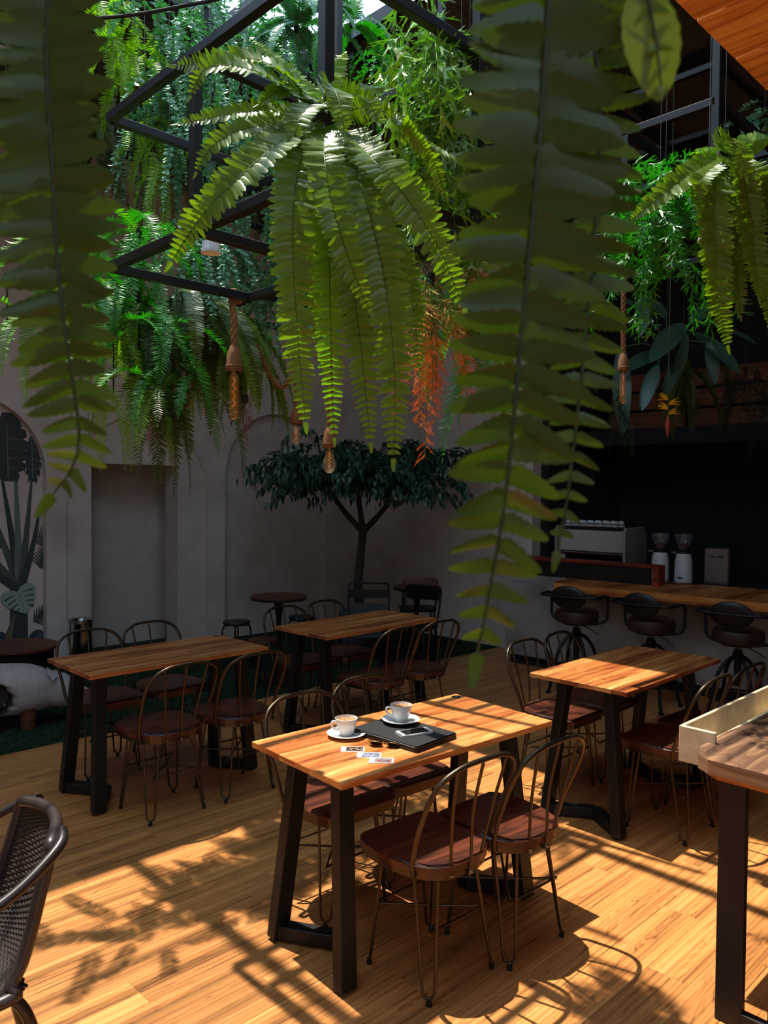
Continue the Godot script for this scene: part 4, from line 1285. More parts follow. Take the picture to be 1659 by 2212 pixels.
	for i in 6:
		for j in 3:
			part(lo, "crate_board", MB.new().box(Vector3(0.2, 0.26 + j * 0.2, 0.75 + i * 0.86), Vector3(0.03, 0.17, 0.82), 0.003), M.crate)
		part(lo, "crate_end", slab_box(Vector3(0.215, 0.16, 0.36 + i * 0.86), Vector3(0.6, 0.72, 0.39 + i * 0.86)), M.crate)

func build_far_corner() -> void:
	make_bistro_table("round bistro table with worn reddish top by the arch", Vector3(4.22, 0, -5.65), 0.75, 0.25, M.walnut)
	make_bistro_table("round bistro table in the dark corner near the tree planter", Vector3(5.68, 0, -5.32), 0.75, 0.24, M.walnut)
	make_round_stool("round stool with dark top against the wall", Vector3(4.16, 0, -6.23), 0.46, M.black_leather)
	make_round_stool("low round stool with worn red top by the bistro table column", Vector3(3.88, 0, -5.42), 0.44, M.seat_wood)
	make_round_stool("round stool with dark top behind the bistro table", Vector3(4.80, 0, -6.05), 0.46, M.black_leather)
	# two black armchairs at the dark bistro table
	var mk := func(label: String, at: Vector3, turn: float, topm: Material) -> void:
		var o := thing("metal_chair", label, "chair", at, turn)
		part(o, "seat", MB.new().extrude(rounded(0.38, 0.36, 0.06), 0.42, 0.45, 0.006), M.black_leather)
		for sx in [-1.0, 1.0]:
			for sz in [-1.0, 1.0]: part(o, "leg", MB.new().tube(PackedVector3Array([Vector3(sx * 0.16, 0.42, sz * 0.15), Vector3(sx * 0.19, 0.0, sz * 0.18)]), 0.011, 7), M.black_steel)
			part(o, "back_post", MB.new().tube(curve([Vector3(sx * 0.16, 0.42, 0.16), Vector3(sx * 0.18, 0.6, 0.19), Vector3(sx * 0.17, 0.76, 0.23)], 4), 0.011, 7), M.black_steel)
		part(o, "backrest", MB.new().extrude(rounded(0.38, 0.14, 0.06), -0.015, 0.015, 0.004, Transform3D(Basis(Vector3.RIGHT, Vector3(0, 0.25, 1).normalized(), Vector3(0, -1, 0.25).normalized()), Vector3(0, 0.73, 0.225))), topm)
	mk.call("metal chair with a brown wooden back behind the dark bistro table", Vector3(6.14, 0, -5.74), deg_to_rad(-40), M.walnut)
	mk.call("black metal chair in front of the dark bistro table", Vector3(5.30, 0, -5.00), deg_to_rad(110), M.black_leather)
	# a folded chair against the planter
	var f := thing("folded_chair", "black folding chair leaning against the grey planter", "chair", Vector3(5.30, 0, -5.62), deg_to_rad(-40))
	for sx in [-1.0, 1.0]: part(f, "frame_tube", MB.new().tube(curve([Vector3(sx * 0.2, 0.0, 0.16), Vector3(sx * 0.2, 0.4, 0.06), Vector3(sx * 0.2, 0.74, -0.02), Vector3(sx * 0.17, 0.78, -0.03)], 3), 0.01, 7), M.black_steel)
	part(f, "top_bar", MB.new().tube(PackedVector3Array([Vector3(-0.17, 0.78, -0.03), Vector3(0.17, 0.78, -0.03)]), 0.01, 7), M.black_steel)
	part(f, "seat", MB.new().extrude(rounded(0.36, 0.34, 0.04), 0.0, 0.02, 0.0, Transform3D(Basis(Vector3.RIGHT, Vector3(0, 0.24, 1).normalized(), Vector3(0, -1, 0.24).normalized()), Vector3(0, 0.42, 0.06))), M.black_leather)
	part(f, "back_slat", MB.new().box(Vector3(0, 0.68, 0.0), Vector3(0.38, 0.08, 0.015), 0.003), M.black_leather)
	# planter and tree
	var base := Vector3(5.52, 0, -5.98)
	var pot := thing("planter_pot", "large round grey planter pot under the ficus tree", "planter", base)
	part(pot, "pot", MB.new().lathe([Vector2(0, 0), Vector2(0.16, 0), Vector2(0.205, 0.22), Vector2(0.222, 0.42), Vector2(0.225, 0.45), Vector2(0.208, 0.45), Vector2(0.2, 0.42), Vector2(0, 0.41)], 32), M.pot)
	part(pot, "soil", MB.new().lathe([Vector2(0, 0.415), Vector2(0.198, 0.415), Vector2(0.16, 0.422), Vector2(0, 0.428)], 20), M.bark)
	var t := thing("ficus_tree", "dark leaved ficus tree with forked trunk in the far corner", "tree", base + Vector3(0, 0.42, 0))
	rng.seed = 515
	var fork := Vector3(0.05, 0.85, -0.02)
	part(t, "trunk", MB.new().tube(curve([Vector3(0, 0, 0), Vector3(-0.03, 0.3, 0.0), Vector3(0.02, 0.6, -0.02), fork], 5), [0.055, 0.052, 0.05, 0.048, 0.047, 0.046, 0.045, 0.045, 0.044, 0.044, 0.043, 0.043, 0.042, 0.042, 0.042, 0.042], 10), M.bark)
	var tips := []
	for q in [[-0.45, 0.75, -0.35], [0.45, 0.8, 0.40], [-0.1, 0.9, -0.05]]:
		var e := fork + Vector3(q[0] * 0.75, q[1] * 0.75, q[2] * 0.75)
		part(t, "branch", MB.new().tube(curve([fork, fork.lerp(e, 0.5) + Vector3(0, -0.05, 0), e], 5), [0.036, 0.034, 0.032, 0.03, 0.028, 0.026, 0.024, 0.022, 0.02, 0.018, 0.016], 8), M.bark)
		for i in 12:
			var a: float = i * 2.4 + q[0]
			tips.append([e, e + Vector3(cos(a) * rng.randf_range(0.35, 0.92), rng.randf_range(-0.22, 0.42), sin(a) * rng.randf_range(0.35, 0.92))])
	# leafy sprays
	var fl := [leaf(0.082, 0.038, 4, "pointed", 0.12, 0.15), leaf(0.07, 0.034, 4, "pointed", 0.2, 0.3)]
	var sprays := []
	for v in 4:
		var s := MB.new()
		var pts := bow(0.42, rng.randf_range(-10, 25), -65, 0.9, rng.randf_range(-0.8, 0.8), 8)
		s.add(stem(pts, 0.004, 4))
		for i in 34:
			var q := along(pts, 0.1 + 0.9 * i / 34.0)
			var d: Vector3 = q[1]
			var x := (d.rotated(Vector3.UP, rng.randf_range(-1.6, 1.6)) + Vector3(0, rng.randf_range(-0.9, 0.1), 0)).normalized()
			var y := x.cross(Vector3.UP.rotated(x, rng.randf_range(-0.6, 0.6)).cross(x)).normalized()
			var off := Vector3(rng.randf_range(-0.05, 0.05), rng.randf_range(-0.03, 0.03), rng.randf_range(-0.05, 0.05))
			s.add(fl[i % 2], Transform3D(Basis(x, y, x.cross(y)), q[0] + off))
		sprays.append(s.mesh())
	for tp in tips:
		var a: Vector3 = tp[0]
		var b: Vector3 = tp[1]
		part(t, "twig", MB.new().tube(curve([a, a.lerp(b, 0.5) + Vector3(0, 0.06, 0), b], 3), 0.007, 5), M.bark)
		for i in 6:
			var p := a.lerp(b, 0.35 + 0.13 * i)
			part(t, "leaf_spray", sprays[rng.randi() % 4], M.ficus, Transform3D(Basis(Vector3.UP, rng.randf() * TAU).scaled(Vector3.ONE * rng.randf_range(0.85, 1.2)), p))
	# stone pig
	pig(level(66, 1572) + Vector3(0.0, 0, -0.10))
	# drum table
	var dp := deep(38, 1393, 6.15)
	var h := dp.y
	var dr := thing("drum_table", "dark oil drum table with lettering behind the pig sculpture", "table", Vector3(dp.x, 0, dp.z))
	part(dr, "top", MB.new().lathe([Vector2(0, h - 0.03), Vector2(0.29, h - 0.03), Vector2(0.30, h - 0.02), Vector2(0.30, h - 0.004), Vector2(0.29, h), Vector2(0, h)], 36), M.walnut)
	part(dr, "drum", MB.new().lathe([Vector2(0, 0), Vector2(0.265, 0), Vector2(0.27, 0.02), Vector2(0.265, 0.15), Vector2(0.275, 0.16), Vector2(0.275, 0.17), Vector2(0.265, 0.18), Vector2(0.265, h - 0.05), Vector2(0.275, h - 0.04), Vector2(0.27, h - 0.03), Vector2(0, h - 0.03)], 36), M.dark_paint)
	var word := TextMesh.new()
	word.text = "GLY"
	word.font_size = 24
	word.pixel_size = 0.003
	word.depth = 0.002
	var dirc := Vector3(sin(YAW - 0.35), 0, -cos(YAW - 0.35))
	var tw := part(dr, "lettering", word, mat(Color(0.42, 0.38, 0.20), 0.8), Transform3D(Basis(Vector3.UP, -YAW + 0.25), -dirc * 0.262 + Vector3(cos(YAW), 0, sin(YAW)) * 0.06 + Vector3(0, h - 0.12, 0)))
	tw.set_meta("label", "faded yellow lettering")
	# steel bin
	var bp := deep(175, 1337, 7.05)
	var bn := thing("steel_bin", "tall shiny steel ash bin beside the doorway", "bin", Vector3(bp.x, 0, bp.z))
	part(bn, "cylinder", MB.new().lathe([Vector2(0, 0), Vector2(0.1, 0), Vector2(0.1, bp.y - 0.03), Vector2(0, bp.y - 0.03)], 28), M.chrome)
	part(bn, "rim", MB.new().lathe([Vector2(0.075, bp.y - 0.03), Vector2(0.106, bp.y - 0.03), Vector2(0.106, bp.y), Vector2(0.08, bp.y - 0.005), Vector2(0.07, bp.y - 0.03)], 28), M.steel)

func pig(at: Vector3) -> void:
	# head towards the right of the picture
	var o := thing("pig_sculpture", "grey stone pig sculpture with a round dark hole in its flank", "sculpture", at, 0.0)
	var right := Vector3(cos(YAW - 0.42), 0, sin(YAW - 0.42))
	var b := Basis(right, Vector3.UP, right.cross(Vector3.UP))
	var holder := Node3D.new()
	holder.name = "figure"
	holder.basis = b
	o.add_child(holder)
	# rings along x from rump to snout: centre height, half height, half width
	var prof := [[-0.62, 0.26, 0.02, 0.02], [-0.60, 0.26, 0.10, 0.11], [-0.53, 0.265, 0.155, 0.16], [-0.40, 0.27, 0.175, 0.185], [-0.2, 0.268, 0.178, 0.19], [0.0, 0.262, 0.172, 0.18], [0.10, 0.255, 0.15, 0.155], [0.155, 0.245, 0.128, 0.125], [0.20, 0.24, 0.125, 0.118], [0.27, 0.228, 0.115, 0.105], [0.33, 0.205, 0.09, 0.085], [0.39, 0.18, 0.064, 0.064], [0.43, 0.165, 0.052, 0.054], [0.455, 0.158, 0.044, 0.047], [0.46, 0.157, 0.03, 0.03], [0.461, 0.157, 0.004, 0.004]]
	var p := PackedVector3Array()
	for i in prof.size() - 1:
		for st in 5:
			if i < prof.size() - 2 or st < 4:
				var f := st / 5.0
				var q := []
				for j in 4: q.append(cubic_interpolate(prof[i][j], prof[i + 1][j], prof[maxi(i - 1, 0)][j], prof[mini(i + 2, prof.size() - 1)][j], f))
				for s in 56:
					var a := TAU * s / 56
					# fairly square in section, as carved stone is
					var w: float = pow(absf(cos(a)), 0.75) * signf(cos(a))
					var hh: float = pow(absf(sin(a)), 0.75) * signf(sin(a))
					var v := Vector3(q[0], q[1] + hh * maxf(q[2], 0.003), w * maxf(q[3], 0.003))
					if v.z > 0.0 and Vector2(v.x + 0.20, v.y - 0.235).length() < 0.102: v.z = -0.03
					p.append(v)
	part(holder, "body", MB.new().grid(p, 56, true), M.stone)
	var hole := part(holder, "flank_hole", MB.new().lathe([Vector2(0.0, -0.12), Vector2(0.094, -0.12), Vector2(0.098, 0.0), Vector2(0.104, 0.004), Vector2(0.108, -0.004), Vector2(0.108, -0.03)], 36), M.dark_paint, Transform3D(Basis(Vector3.RIGHT, PI / 2), Vector3(-0.20, 0.235, 0.187)))
	hole.set_meta("label", "round dark hollow")
	for s in [-1.0, 1.0]:
		part(holder, "ear", leaf(0.10, 0.085, 5, "pointed", 0.25, 0.5), M.stone, Transform3D(Basis(Vector3(0.25, 0.35, s * 0.9).normalized(), Vector3(0.3, 0.9, -s * 0.3).normalized(), Vector3(1, 0, 0)).orthonormalized(), Vector3(0.165, 0.345, s * 0.065)))
		part(holder, "eye", MB.new().lathe([Vector2(0, -0.012), Vector2(0.009, -0.008), Vector2(0.012, 0), Vector2(0.009, 0.008), Vector2(0, 0.012)], 10), M.dark_paint, Transform3D(Basis(), Vector3(0.305, 0.255, s * 0.092)))
		part(holder, "nostril", MB.new().lathe([Vector2(0, -0.006), Vector2(0.008, 0), Vector2(0, 0.006)], 8), M.dark_paint, Transform3D(Basis(), Vector3(0.456, 0.17, s * 0.018)))
		for x in [-0.45, 0.02]: part(holder, "leg", MB.new().lathe([Vector2(0, 0), Vector2(0.048, 0), Vector2(0.052, 0.05), Vector2(0.06, 0.15), Vector2(0, 0.16)], 14, Vector3(x, 0, s * 0.10)), M.crate)

func build_table_things() -> void:
	var y := 0.7502
	# cups: a saucer is its own thing
	var mk := func(at: Vector3, which: String, turn: float) -> void:
		var s := thing("saucer", "white saucer " + which, "saucer", at, 0.0, "coffee service on the table")
		part(s, "dish", MB.new().lathe([Vector2(0, 0.0), Vector2(0.035, 0.0), Vector2(0.042, 0.004), Vector2(0.073, 0.014), Vector2(0.076, 0.017), Vector2(0.072, 0.0175), Vector2(0.04, 0.0085), Vector2(0.028, 0.007), Vector2(0, 0.007)], 36), M.porcelain)
		var c := thing("coffee_cup", "white coffee cup with latte " + which, "cup", at + Vector3(0, 0.0072, 0), turn, "coffee service on the table")
		part(c, "cup", MB.new().lathe([Vector2(0, 0.0), Vector2(0.022, 0.0), Vector2(0.025, 0.004), Vector2(0.034, 0.022), Vector2(0.042, 0.055), Vector2(0.0435, 0.066), Vector2(0.0415, 0.0665), Vector2(0.039, 0.055), Vector2(0.031, 0.022), Vector2(0.02, 0.006), Vector2(0, 0.005)], 36), M.porcelain)
		part(c, "handle", MB.new().tube(curve([Vector3(0.039, 0.055, 0), Vector3(0.056, 0.058, 0), Vector3(0.061, 0.046, 0), Vector3(0.052, 0.03, 0), Vector3(0.035, 0.024, 0)], 4), 0.0045, 8), M.porcelain)
		part(c, "coffee", MB.new().lathe([Vector2(0, 0.0575), Vector2(0.0385, 0.0575), Vector2(0.0385, 0.056), Vector2(0, 0.05)], 30), M.coffee)
	var c1 := level(748, 1590, 0.752)
	mk.call(Vector3(c1.x, y, c1.z), "on the bare table", deg_to_rad(160))
	var c2 := level(866, 1560, 0.775)
	mk.call(Vector3(c2.x, y + 0.0235, c2.z), "on the black laptop cover", deg_to_rad(150))
	var turn := deg_to_rad(3)
	var lc := (level(768, 1572, 0.775) + level(978, 1580, 0.775)) / 2.0
	var lap := thing("laptop_cover", "black leather laptop cover lying on the teak table", "laptop cover", Vector3(lc.x, y, lc.z), turn)
	part(lap, "upper_shell", MB.new().extrude(rounded(0.245, 0.335, 0.012), 0.0125, 0.023, 0.004), M.black_cover)
	part(lap, "lower_shell", MB.new().extrude(rounded(0.245, 0.335, 0.012), 0.0, 0.0105, 0.0), M.black_cover)
	part(lap, "gap_lining", MB.new().extrude(rounded(0.236, 0.326, 0.01), 0.0105, 0.0125, 0.0), M.dark_paint)
	var pc := level(895, 1582, 0.776)
	var ph := thing("smartphone", "white smartphone lying face up on the laptop cover", "phone", Vector3(pc.x, y + 0.0232, pc.z), deg_to_rad(-17))
	part(ph, "body", MB.new().extrude(rounded(0.138, 0.067, 0.011), 0.0, 0.0075, 0.0015), M.white_plastic)
	part(ph, "screen", MB.new().extrude(rounded(0.104, 0.058, 0.001, 1), 0.0075, 0.0079), M.screen)
	part(ph, "home_button", MB.new().lathe([Vector2(0, 0.0075), Vector2(0.0055, 0.0075), Vector2(0.005, 0.0079), Vector2(0, 0.0078)], 14, Vector3(-0.060, 0, 0)), M.steel)
	part(ph, "earpiece", MB.new().box(Vector3(0.061, 0.0076, 0), Vector3(0.003, 0.0004, 0.012)), M.dark_paint)
	# sunglasses
	var gc := level(830, 1607, 0.76)
	var sg := thing("sunglasses", "gold rimmed sunglasses with dark hexagonal lenses on the table", "sunglasses", Vector3(gc.x, y, gc.z), deg_to_rad(-58))
	for s in [-1.0, 1.0]:
		var ring := PackedVector3Array()
		var disc := PackedVector2Array()
		for i in 9:
			var a := TAU * i / 8 + 0.39
			ring.append(Vector3(s * 0.032 + cos(a) * 0.0265, 0.010 + sin(a) * 0.013, 0.0 + sin(a) * 0.019))
			if i < 8: disc.append(Vector2(cos(a) * 0.026, sin(a) * 0.023))
		part(sg, "rim", MB.new().tube(ring, 0.0013, 6), M.gold)
		part(sg, "lens", MB.new().extrude(disc, -0.0007, 0.0007, 0.0, Transform3D(Basis(Vector3.RIGHT, Vector3(0, 0.826, -0.565), Vector3(0, 0.565, 0.826)), Vector3(s * 0.032, 0.010, 0))), M.dark_lens)
		part(sg, "temple", MB.new().tube(curve([Vector3(s * 0.06, 0.016, 0.006), Vector3(s * 0.062, 0.010, -0.03), Vector3(s * 0.03, 0.003, -0.075), Vector3(-s * 0.02, 0.002, -0.062)], 4), 0.0015, 6), M.gold)
	part(sg, "bridge", MB.new().tube(curve([Vector3(-0.008, 0.015, 0.004), Vector3(0, 0.019, 0.008), Vector3(0.008, 0.015, 0.004)], 3), 0.0013, 6), M.gold)
	# instant photos
	var prints := [[762, 1618, 14, "instant photo of a dark room, leftmost of three on the table"], [797, 1631, 10, "instant photo with blue and grey picture, middle of three on the table"], [824, 1643, 4, "instant photo with red and grey picture, nearest of three on the table"]]
	for i in 3:
		var q: Array = prints[i]
		var p := level(q[0], q[1], 0.751)
		var o := thing("instant_photo", q[3], "photo", Vector3(p.x, y + 0.0006 * i, p.z), deg_to_rad(-50 + q[2] * 0.4), "instant photos on the table")
		part(o, "card", MB.new().box(Vector3(0, 0.0003, 0), Vector3(0.086, 0.0006, 0.054)), M.card)
		var im := Image.create(48, 32, false, Image.FORMAT_RGB8)
		rng.seed = 800 + i
		var base: Color = [Color(0.16, 0.10, 0.08), Color(0.45, 0.48, 0.58), Color(0.55, 0.52, 0.52)][i]
		im.fill(base)
		for j in 26:
			var cc: Color = [Color(0.75, 0.66, 0.55), Color(0.75, 0.75, 0.8), Color(0.30, 0.28, 0.30)][i] if j % 3 else [Color(0.25, 0.12, 0.08), Color(0.25, 0.27, 0.36), Color(0.70, 0.16, 0.14)][i]
			im.fill_rect(Rect2i(rng.randi() % 42, 6 + rng.randi() % 22, 2 + rng.randi() % 7, 2 + rng.randi() % 6), cc)
		var pm := mat(Color.WHITE, 0.35)
		pm.albedo_texture = ImageTexture.create_from_image(im)
		var pic := MB.new()
		pic.grid(PackedVector3Array([Vector3(-0.024, 0, -0.023), Vector3(0.038, 0, -0.023), Vector3(-0.024, 0, 0.023), Vector3(0.038, 0, 0.023)]), 2)
		part(o, "picture", pic, pm, Transform3D(Basis(), Vector3(0, 0.00075, 0)))

func build_slab_table() -> void:
	var top := 0.852
	var o := thing("slab_table", "live edge wooden slab table with flat black steel legs", "table", Vector3(2.47, 0, -1.08))
	var e := PackedVector2Array([Vector2(0.0, 0.045), Vector2(0.03, 0.0), Vector2(0.12, -0.03), Vector2(0.35, -0.035), Vector2(0.6, -0.01), Vector2(0.9, -0.03), Vector2(1.3, -0.02), Vector2(1.3, 0.75), Vector2(1.0, 0.78), Vector2(0.6, 0.74), Vector2(0.3, 0.77), Vector2(0.05, 0.75), Vector2(0.02, 0.5), Vector2(0.0, 0.25)])
	part(o, "slab", MB.new().extrude(e, top - 0.045, top, 0.006), M.slab_wood)
	var sap := PackedVector2Array()
	for q in e: sap.append(Vector2(lerpf(q.x, 0.65, 0.03) + 0.01, lerpf(q.y, 0.37, 0.05)))
	part(o, "sapwood_edge", MB.new().extrude(sap, top - 0.068, top - 0.045), M.sapwood)
	for q in [[0.06, 0.105], [0.08, 0.26], [0.06, 0.68], [1.2, 0.105], [1.2, 0.68]]:
		part(o, "leg", MB.new().box(Vector3(q[0], (top - 0.068) / 2, q[1]), Vector3(0.03, top - 0.068, 0.085), 0.003), M.black_steel)
	part(o, "leg_brace", MB.new().box(Vector3(0.06, 0.03, 0.39), Vector3(0.03, 0.05, 0.50), 0.003), M.black_steel)
	# cream trough along the far side of the slab
	var t := thing("wooden_trough", "cream painted open wooden trough along the slab table's far edge", "trough", Vector3(2.64, 0, -1.21))
	part(t, "end_board", MB.new().box(Vector3(0.008, top - 0.025, 0.063), Vector3(0.016, 0.125, 0.126), 0.002), M.cream_wood)
	part(t, "far_board", MB.new().box(Vector3(0.72, top - 0.025, 0.006), Vector3(1.40, 0.125, 0.014), 0.002), M.cream_wood)
	part(t, "near_board", MB.new().box(Vector3(0.72, top - 0.045, 0.085), Vector3(1.40, 0.07, 0.012), 0.002), M.cream_wood)
	part(t, "bottom_board", MB.new().box(Vector3(0.70, top - 0.082, 0.05), Vector3(1.38, 0.012, 0.085), 0.002), M.cream_wood)
	part(t, "bracket", MB.new().box(Vector3(0.5, top - 0.079, 0.16), Vector3(0.03, 0.006, 0.14)), M.black_steel)

func build_plants() -> void:
	K.broad_leaves = [leaf(1.0, 0.40, 13, "fern", 0.10, 0.06, 0.08), leaf(1.0, 0.38, 13, "fern", 0.2, 0.2, 0.10), leaf(0.95, 0.42, 13, "fern", 0.06, -0.12, 0.08), leaf(0.9, 0.40, 13, "fern", -0.1, 0.1, 0.09)]
	for i in 4: K.broad_leaves[i] = K.broad_leaves[i].mesh()
	var side := axis_r
	# the two dark ferns close to the viewer
	rng.seed = 21
	var a := thing("foreground_fern", "dark fern frond hanging close to the viewer before the left plants", "fern", deep(128, -300, 0.66))
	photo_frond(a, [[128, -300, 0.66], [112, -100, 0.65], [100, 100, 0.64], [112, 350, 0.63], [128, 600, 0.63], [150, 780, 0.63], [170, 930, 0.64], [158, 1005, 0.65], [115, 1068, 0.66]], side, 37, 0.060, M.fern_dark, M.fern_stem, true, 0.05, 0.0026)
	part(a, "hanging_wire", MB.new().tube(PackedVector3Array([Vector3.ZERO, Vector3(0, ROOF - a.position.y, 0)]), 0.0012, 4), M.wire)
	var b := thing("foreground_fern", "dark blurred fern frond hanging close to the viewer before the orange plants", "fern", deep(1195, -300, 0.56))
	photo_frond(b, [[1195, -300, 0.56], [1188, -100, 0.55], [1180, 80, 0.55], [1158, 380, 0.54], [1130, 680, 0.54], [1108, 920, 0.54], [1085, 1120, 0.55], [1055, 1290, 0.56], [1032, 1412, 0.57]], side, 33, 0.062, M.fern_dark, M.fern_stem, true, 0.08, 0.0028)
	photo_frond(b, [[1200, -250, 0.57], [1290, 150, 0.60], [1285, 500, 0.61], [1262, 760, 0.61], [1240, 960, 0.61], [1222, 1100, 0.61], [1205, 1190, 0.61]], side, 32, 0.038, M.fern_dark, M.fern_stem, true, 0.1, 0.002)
	photo_frond(b, [[1200, -260, 0.56], [1300, -200, 0.54], [1380, -60, 0.52], [1412, 60, 0.52], [1428, 185, 0.52]], side, 7, 0.02, M.fern, M.fern_stem, true, 0.3, 0.002)
	part(b, "tip_blade", leaf(0.075, 0.042, 14, "blade", 0.08, 0.1, 0.03), M.leaf_gold, Transform3D(Basis((deep(1428, 200, 0.52) - deep(1385, -20, 0.52)).normalized(), -axis_f, Vector3.ZERO + (deep(1428, 200, 0.52) - deep(1385, -20, 0.52)).normalized().cross(-axis_f)).orthonormalized(), deep(1384, -30, 0.52) - b.position))
	part(b, "hanging_wire", MB.new().tube(PackedVector3Array([Vector3.ZERO, Vector3(0, ROOF - b.position.y, 0)]), 0.0012, 4), M.wire)

	# the big fern in the middle
	rng.seed = 22
	var c := thing("hanging_fern", "large sunlit fern with arching fronds in the centre under the steel post", "fern", deep(695, 235, 2.1), 0.0, "plants hanging under the skylight")
	for q in [
		[[[690, 240, 2.1], [640, 180, 2.0], [560, 130, 1.95], [480, 135, 1.92], [380, 142, 1.95]], 34, 0.052, 1],
		[[[680, 235, 2.1], [620, 190, 1.95], [540, 150, 1.88], [450, 145, 1.86], [412, 205, 1.86]], 32, 0.05, 1],
		[[[680, 250, 2.1], [610, 240, 2.0], [520, 243, 1.95], [385, 268, 1.92]], 34, 0.04, 1],
		[[[675, 255, 2.08], [600, 265, 1.95], [510, 285, 1.88], [455, 320, 1.86], [425, 370, 1.86]], 34, 0.045, 1],
		[[[670, 262, 2.05], [600, 310, 1.85], [520, 380, 1.78], [440, 460, 1.76], [370, 565, 1.78]], 44, 0.062, 2],
		[[[680, 280, 2.05], [645, 360, 1.85], [632, 500, 1.78], [640, 680, 1.78], [660, 912, 1.80]], 52, 0.062, 0],
		[[[700, 270, 2.05], [700, 330, 1.80], [715, 430, 1.74], [750, 550, 1.72], [797, 668, 1.74]], 46, 0.056, 0],
		[[[700, 300, 2.1], [710, 420, 1.95], [712, 600, 1.9], [716, 780, 1.9], [722, 945, 1.92]], 48, 0.05, 3],
		[[[720, 290, 2.1], [745, 420, 1.9], [765, 620, 1.86], [785, 800, 1.86], [800, 955, 1.88]], 50, 0.06, 2],
		[[[730, 280, 2.08], [780, 400, 1.85], [830, 600, 1.80], [852, 800, 1.80], [850, 990, 1.82]], 52, 0.066, 0],
		[[[735, 275, 2.08], [810, 350, 1.85], [880, 430, 1.8], [950, 540, 1.8], [1002, 665, 1.82]], 46, 0.062, 0],
		[[[730, 250, 2.1], [800, 230, 2.0], [870, 270, 1.95], [930, 340, 1.95], [962, 420, 1.97]], 40, 0.045, 1],
		[[[725, 240, 2.12], [780, 220, 2.1], [860, 250, 2.1], [930, 310, 2.1], [1000, 350, 2.15]], 36, 0.045, 1],
		[[[700, 235, 2.12], [715, 180, 2.2], [725, 140, 2.3], [745, 115, 2.4]], 24, 0.045, 3],
		[[[690, 235, 2.15], [650, 180, 2.3], [600, 130, 2.4], [545, 85, 2.5]], 30, 0.04, 3],
		[[[720, 240, 2.1], [770, 200, 2.15], [830, 190, 2.2]], 22, 0.04, 1],
		[[[720, 280, 2.12], [790, 420, 2.1], [880, 600, 2.05], [905, 800, 2.05]], 46, 0.05, 2],
		[[[700, 240, 2.08], [660, 205, 2.0], [610, 195, 1.95], [560, 225, 1.93]], 26, 0.042, 1],
		[[[705, 238, 2.06], [740, 205, 2.0], [790, 215, 1.95], [815, 260, 1.93]], 26, 0.042, 1],
		[[[700, 240, 2.05], [705, 200, 1.98], [720, 190, 1.9], [735, 230, 1.85], [745, 290, 1.83]], 28, 0.045, 1],
		[[[695, 240, 2.05], [670, 230, 1.95], [645, 260, 1.88], [632, 320, 1.86]], 26, 0.048, 0],
		[[[700, 280, 2.15], [690, 420, 2.1], [690, 620, 2.08], [700, 790, 2.08]], 46, 0.05, 3],
	]: photo_frond(c, q[0], side.rotated(axis_f, 0.2 if q[3] == 1 else 0.0) if q[3] != 1 else Vector3(0.3, -0.6, 0.6), q[1], q[2], M.fern if q[3] != 3 else M.lime, M.fern_stem, false, 0.12)
	part(c, "crown", MB.new().lathe([Vector2(0, -0.04), Vector2(0.014, -0.03), Vector2(0.018, 0.0), Vector2(0.012, 0.02), Vector2(0, 0.024)], 12), M.moss)
	part(c, "hook_wire", MB.new().tube(PackedVector3Array([Vector3(0, 0.02, 0), Vector3(1.44, c.position.y + 0.12, -1.72) - c.position, Vector3(1.44, 3.2, -1.72) - c.position]), 0.003, 5), M.wire)

	# fern to the right
	rng.seed = 23
	var r := thing("hanging_fern", "sunlit fern on the right side before the dark loft", "fern", deep(1565, 345, 3.0), 0.0, "plants hanging under the skylight")
	for q in [
		[[[1565, 345, 3.0], [1545, 400, 2.85], [1545, 520, 2.8], [1552, 640, 2.8], [1572, 745, 2.82]], 50, 0.075, 0],
		[[[1565, 345, 3.0], [1600, 400, 2.85], [1625, 520, 2.8], [1640, 640, 2.8]], 44, 0.07, 0],
		[[[1570, 340, 3.0], [1600, 360, 2.8], [1615, 430, 2.78], [1632, 510, 2.78]], 40, 0.06, 2],
		[[[1560, 340, 3.0], [1500, 370, 2.85], [1430, 420, 2.8], [1362, 478, 2.8]], 40, 0.06, 1],
		[[[1560, 345, 3.0], [1520, 380, 2.82], [1505, 420, 2.8], [1510, 450, 2.8]], 26, 0.055, 2],
		[[[1565, 335, 3.0], [1560, 310, 2.9], [1580, 300, 2.8], [1600, 330, 2.75], [1612, 380, 2.75]], 30, 0.06, 1],
		[[[1565, 340, 3.0], [1530, 320, 3.1], [1500, 330, 3.15]], 22, 0.05, 3],
		[[[1570, 340, 3.0], [1620, 310, 3.0], [1659, 300, 3.0]], 24, 0.055, 3],
		[[[1570, 345, 3.05], [1590, 450, 3.0], [1590, 560, 3.0], [1600, 680, 3.0]], 46, 0.06, 2],
		[[[1580, 345, 3.0], [1640, 380, 2.9], [1680, 480, 2.9], [1700, 560, 2.9]], 40, 0.06, 0],
		[[[1570, 345, 3.05], [1615, 480, 3.05], [1650, 620, 3.0], [1660, 700, 3.0]], 46, 0.055, 3],
		[[[1550, 350, 3.05], [1570, 420, 3.0], [1585, 500, 3.0], [1585, 570, 3.0]], 36, 0.045, 3],
	]: photo_frond(r, q[0], side if q[3] != 1 else Vector3(0.3, -0.6, 0.6), q[1], q[2], M.fern if q[3] != 3 else M.lime, M.fern_stem, false, 0.12)
	part(r, "crown", MB.new().lathe([Vector2(0, -0.06), Vector2(0.03, -0.05), Vector2(0.04, 0.0), Vector2(0.03, 0.03), Vector2(0, 0.035)], 12), M.moss)
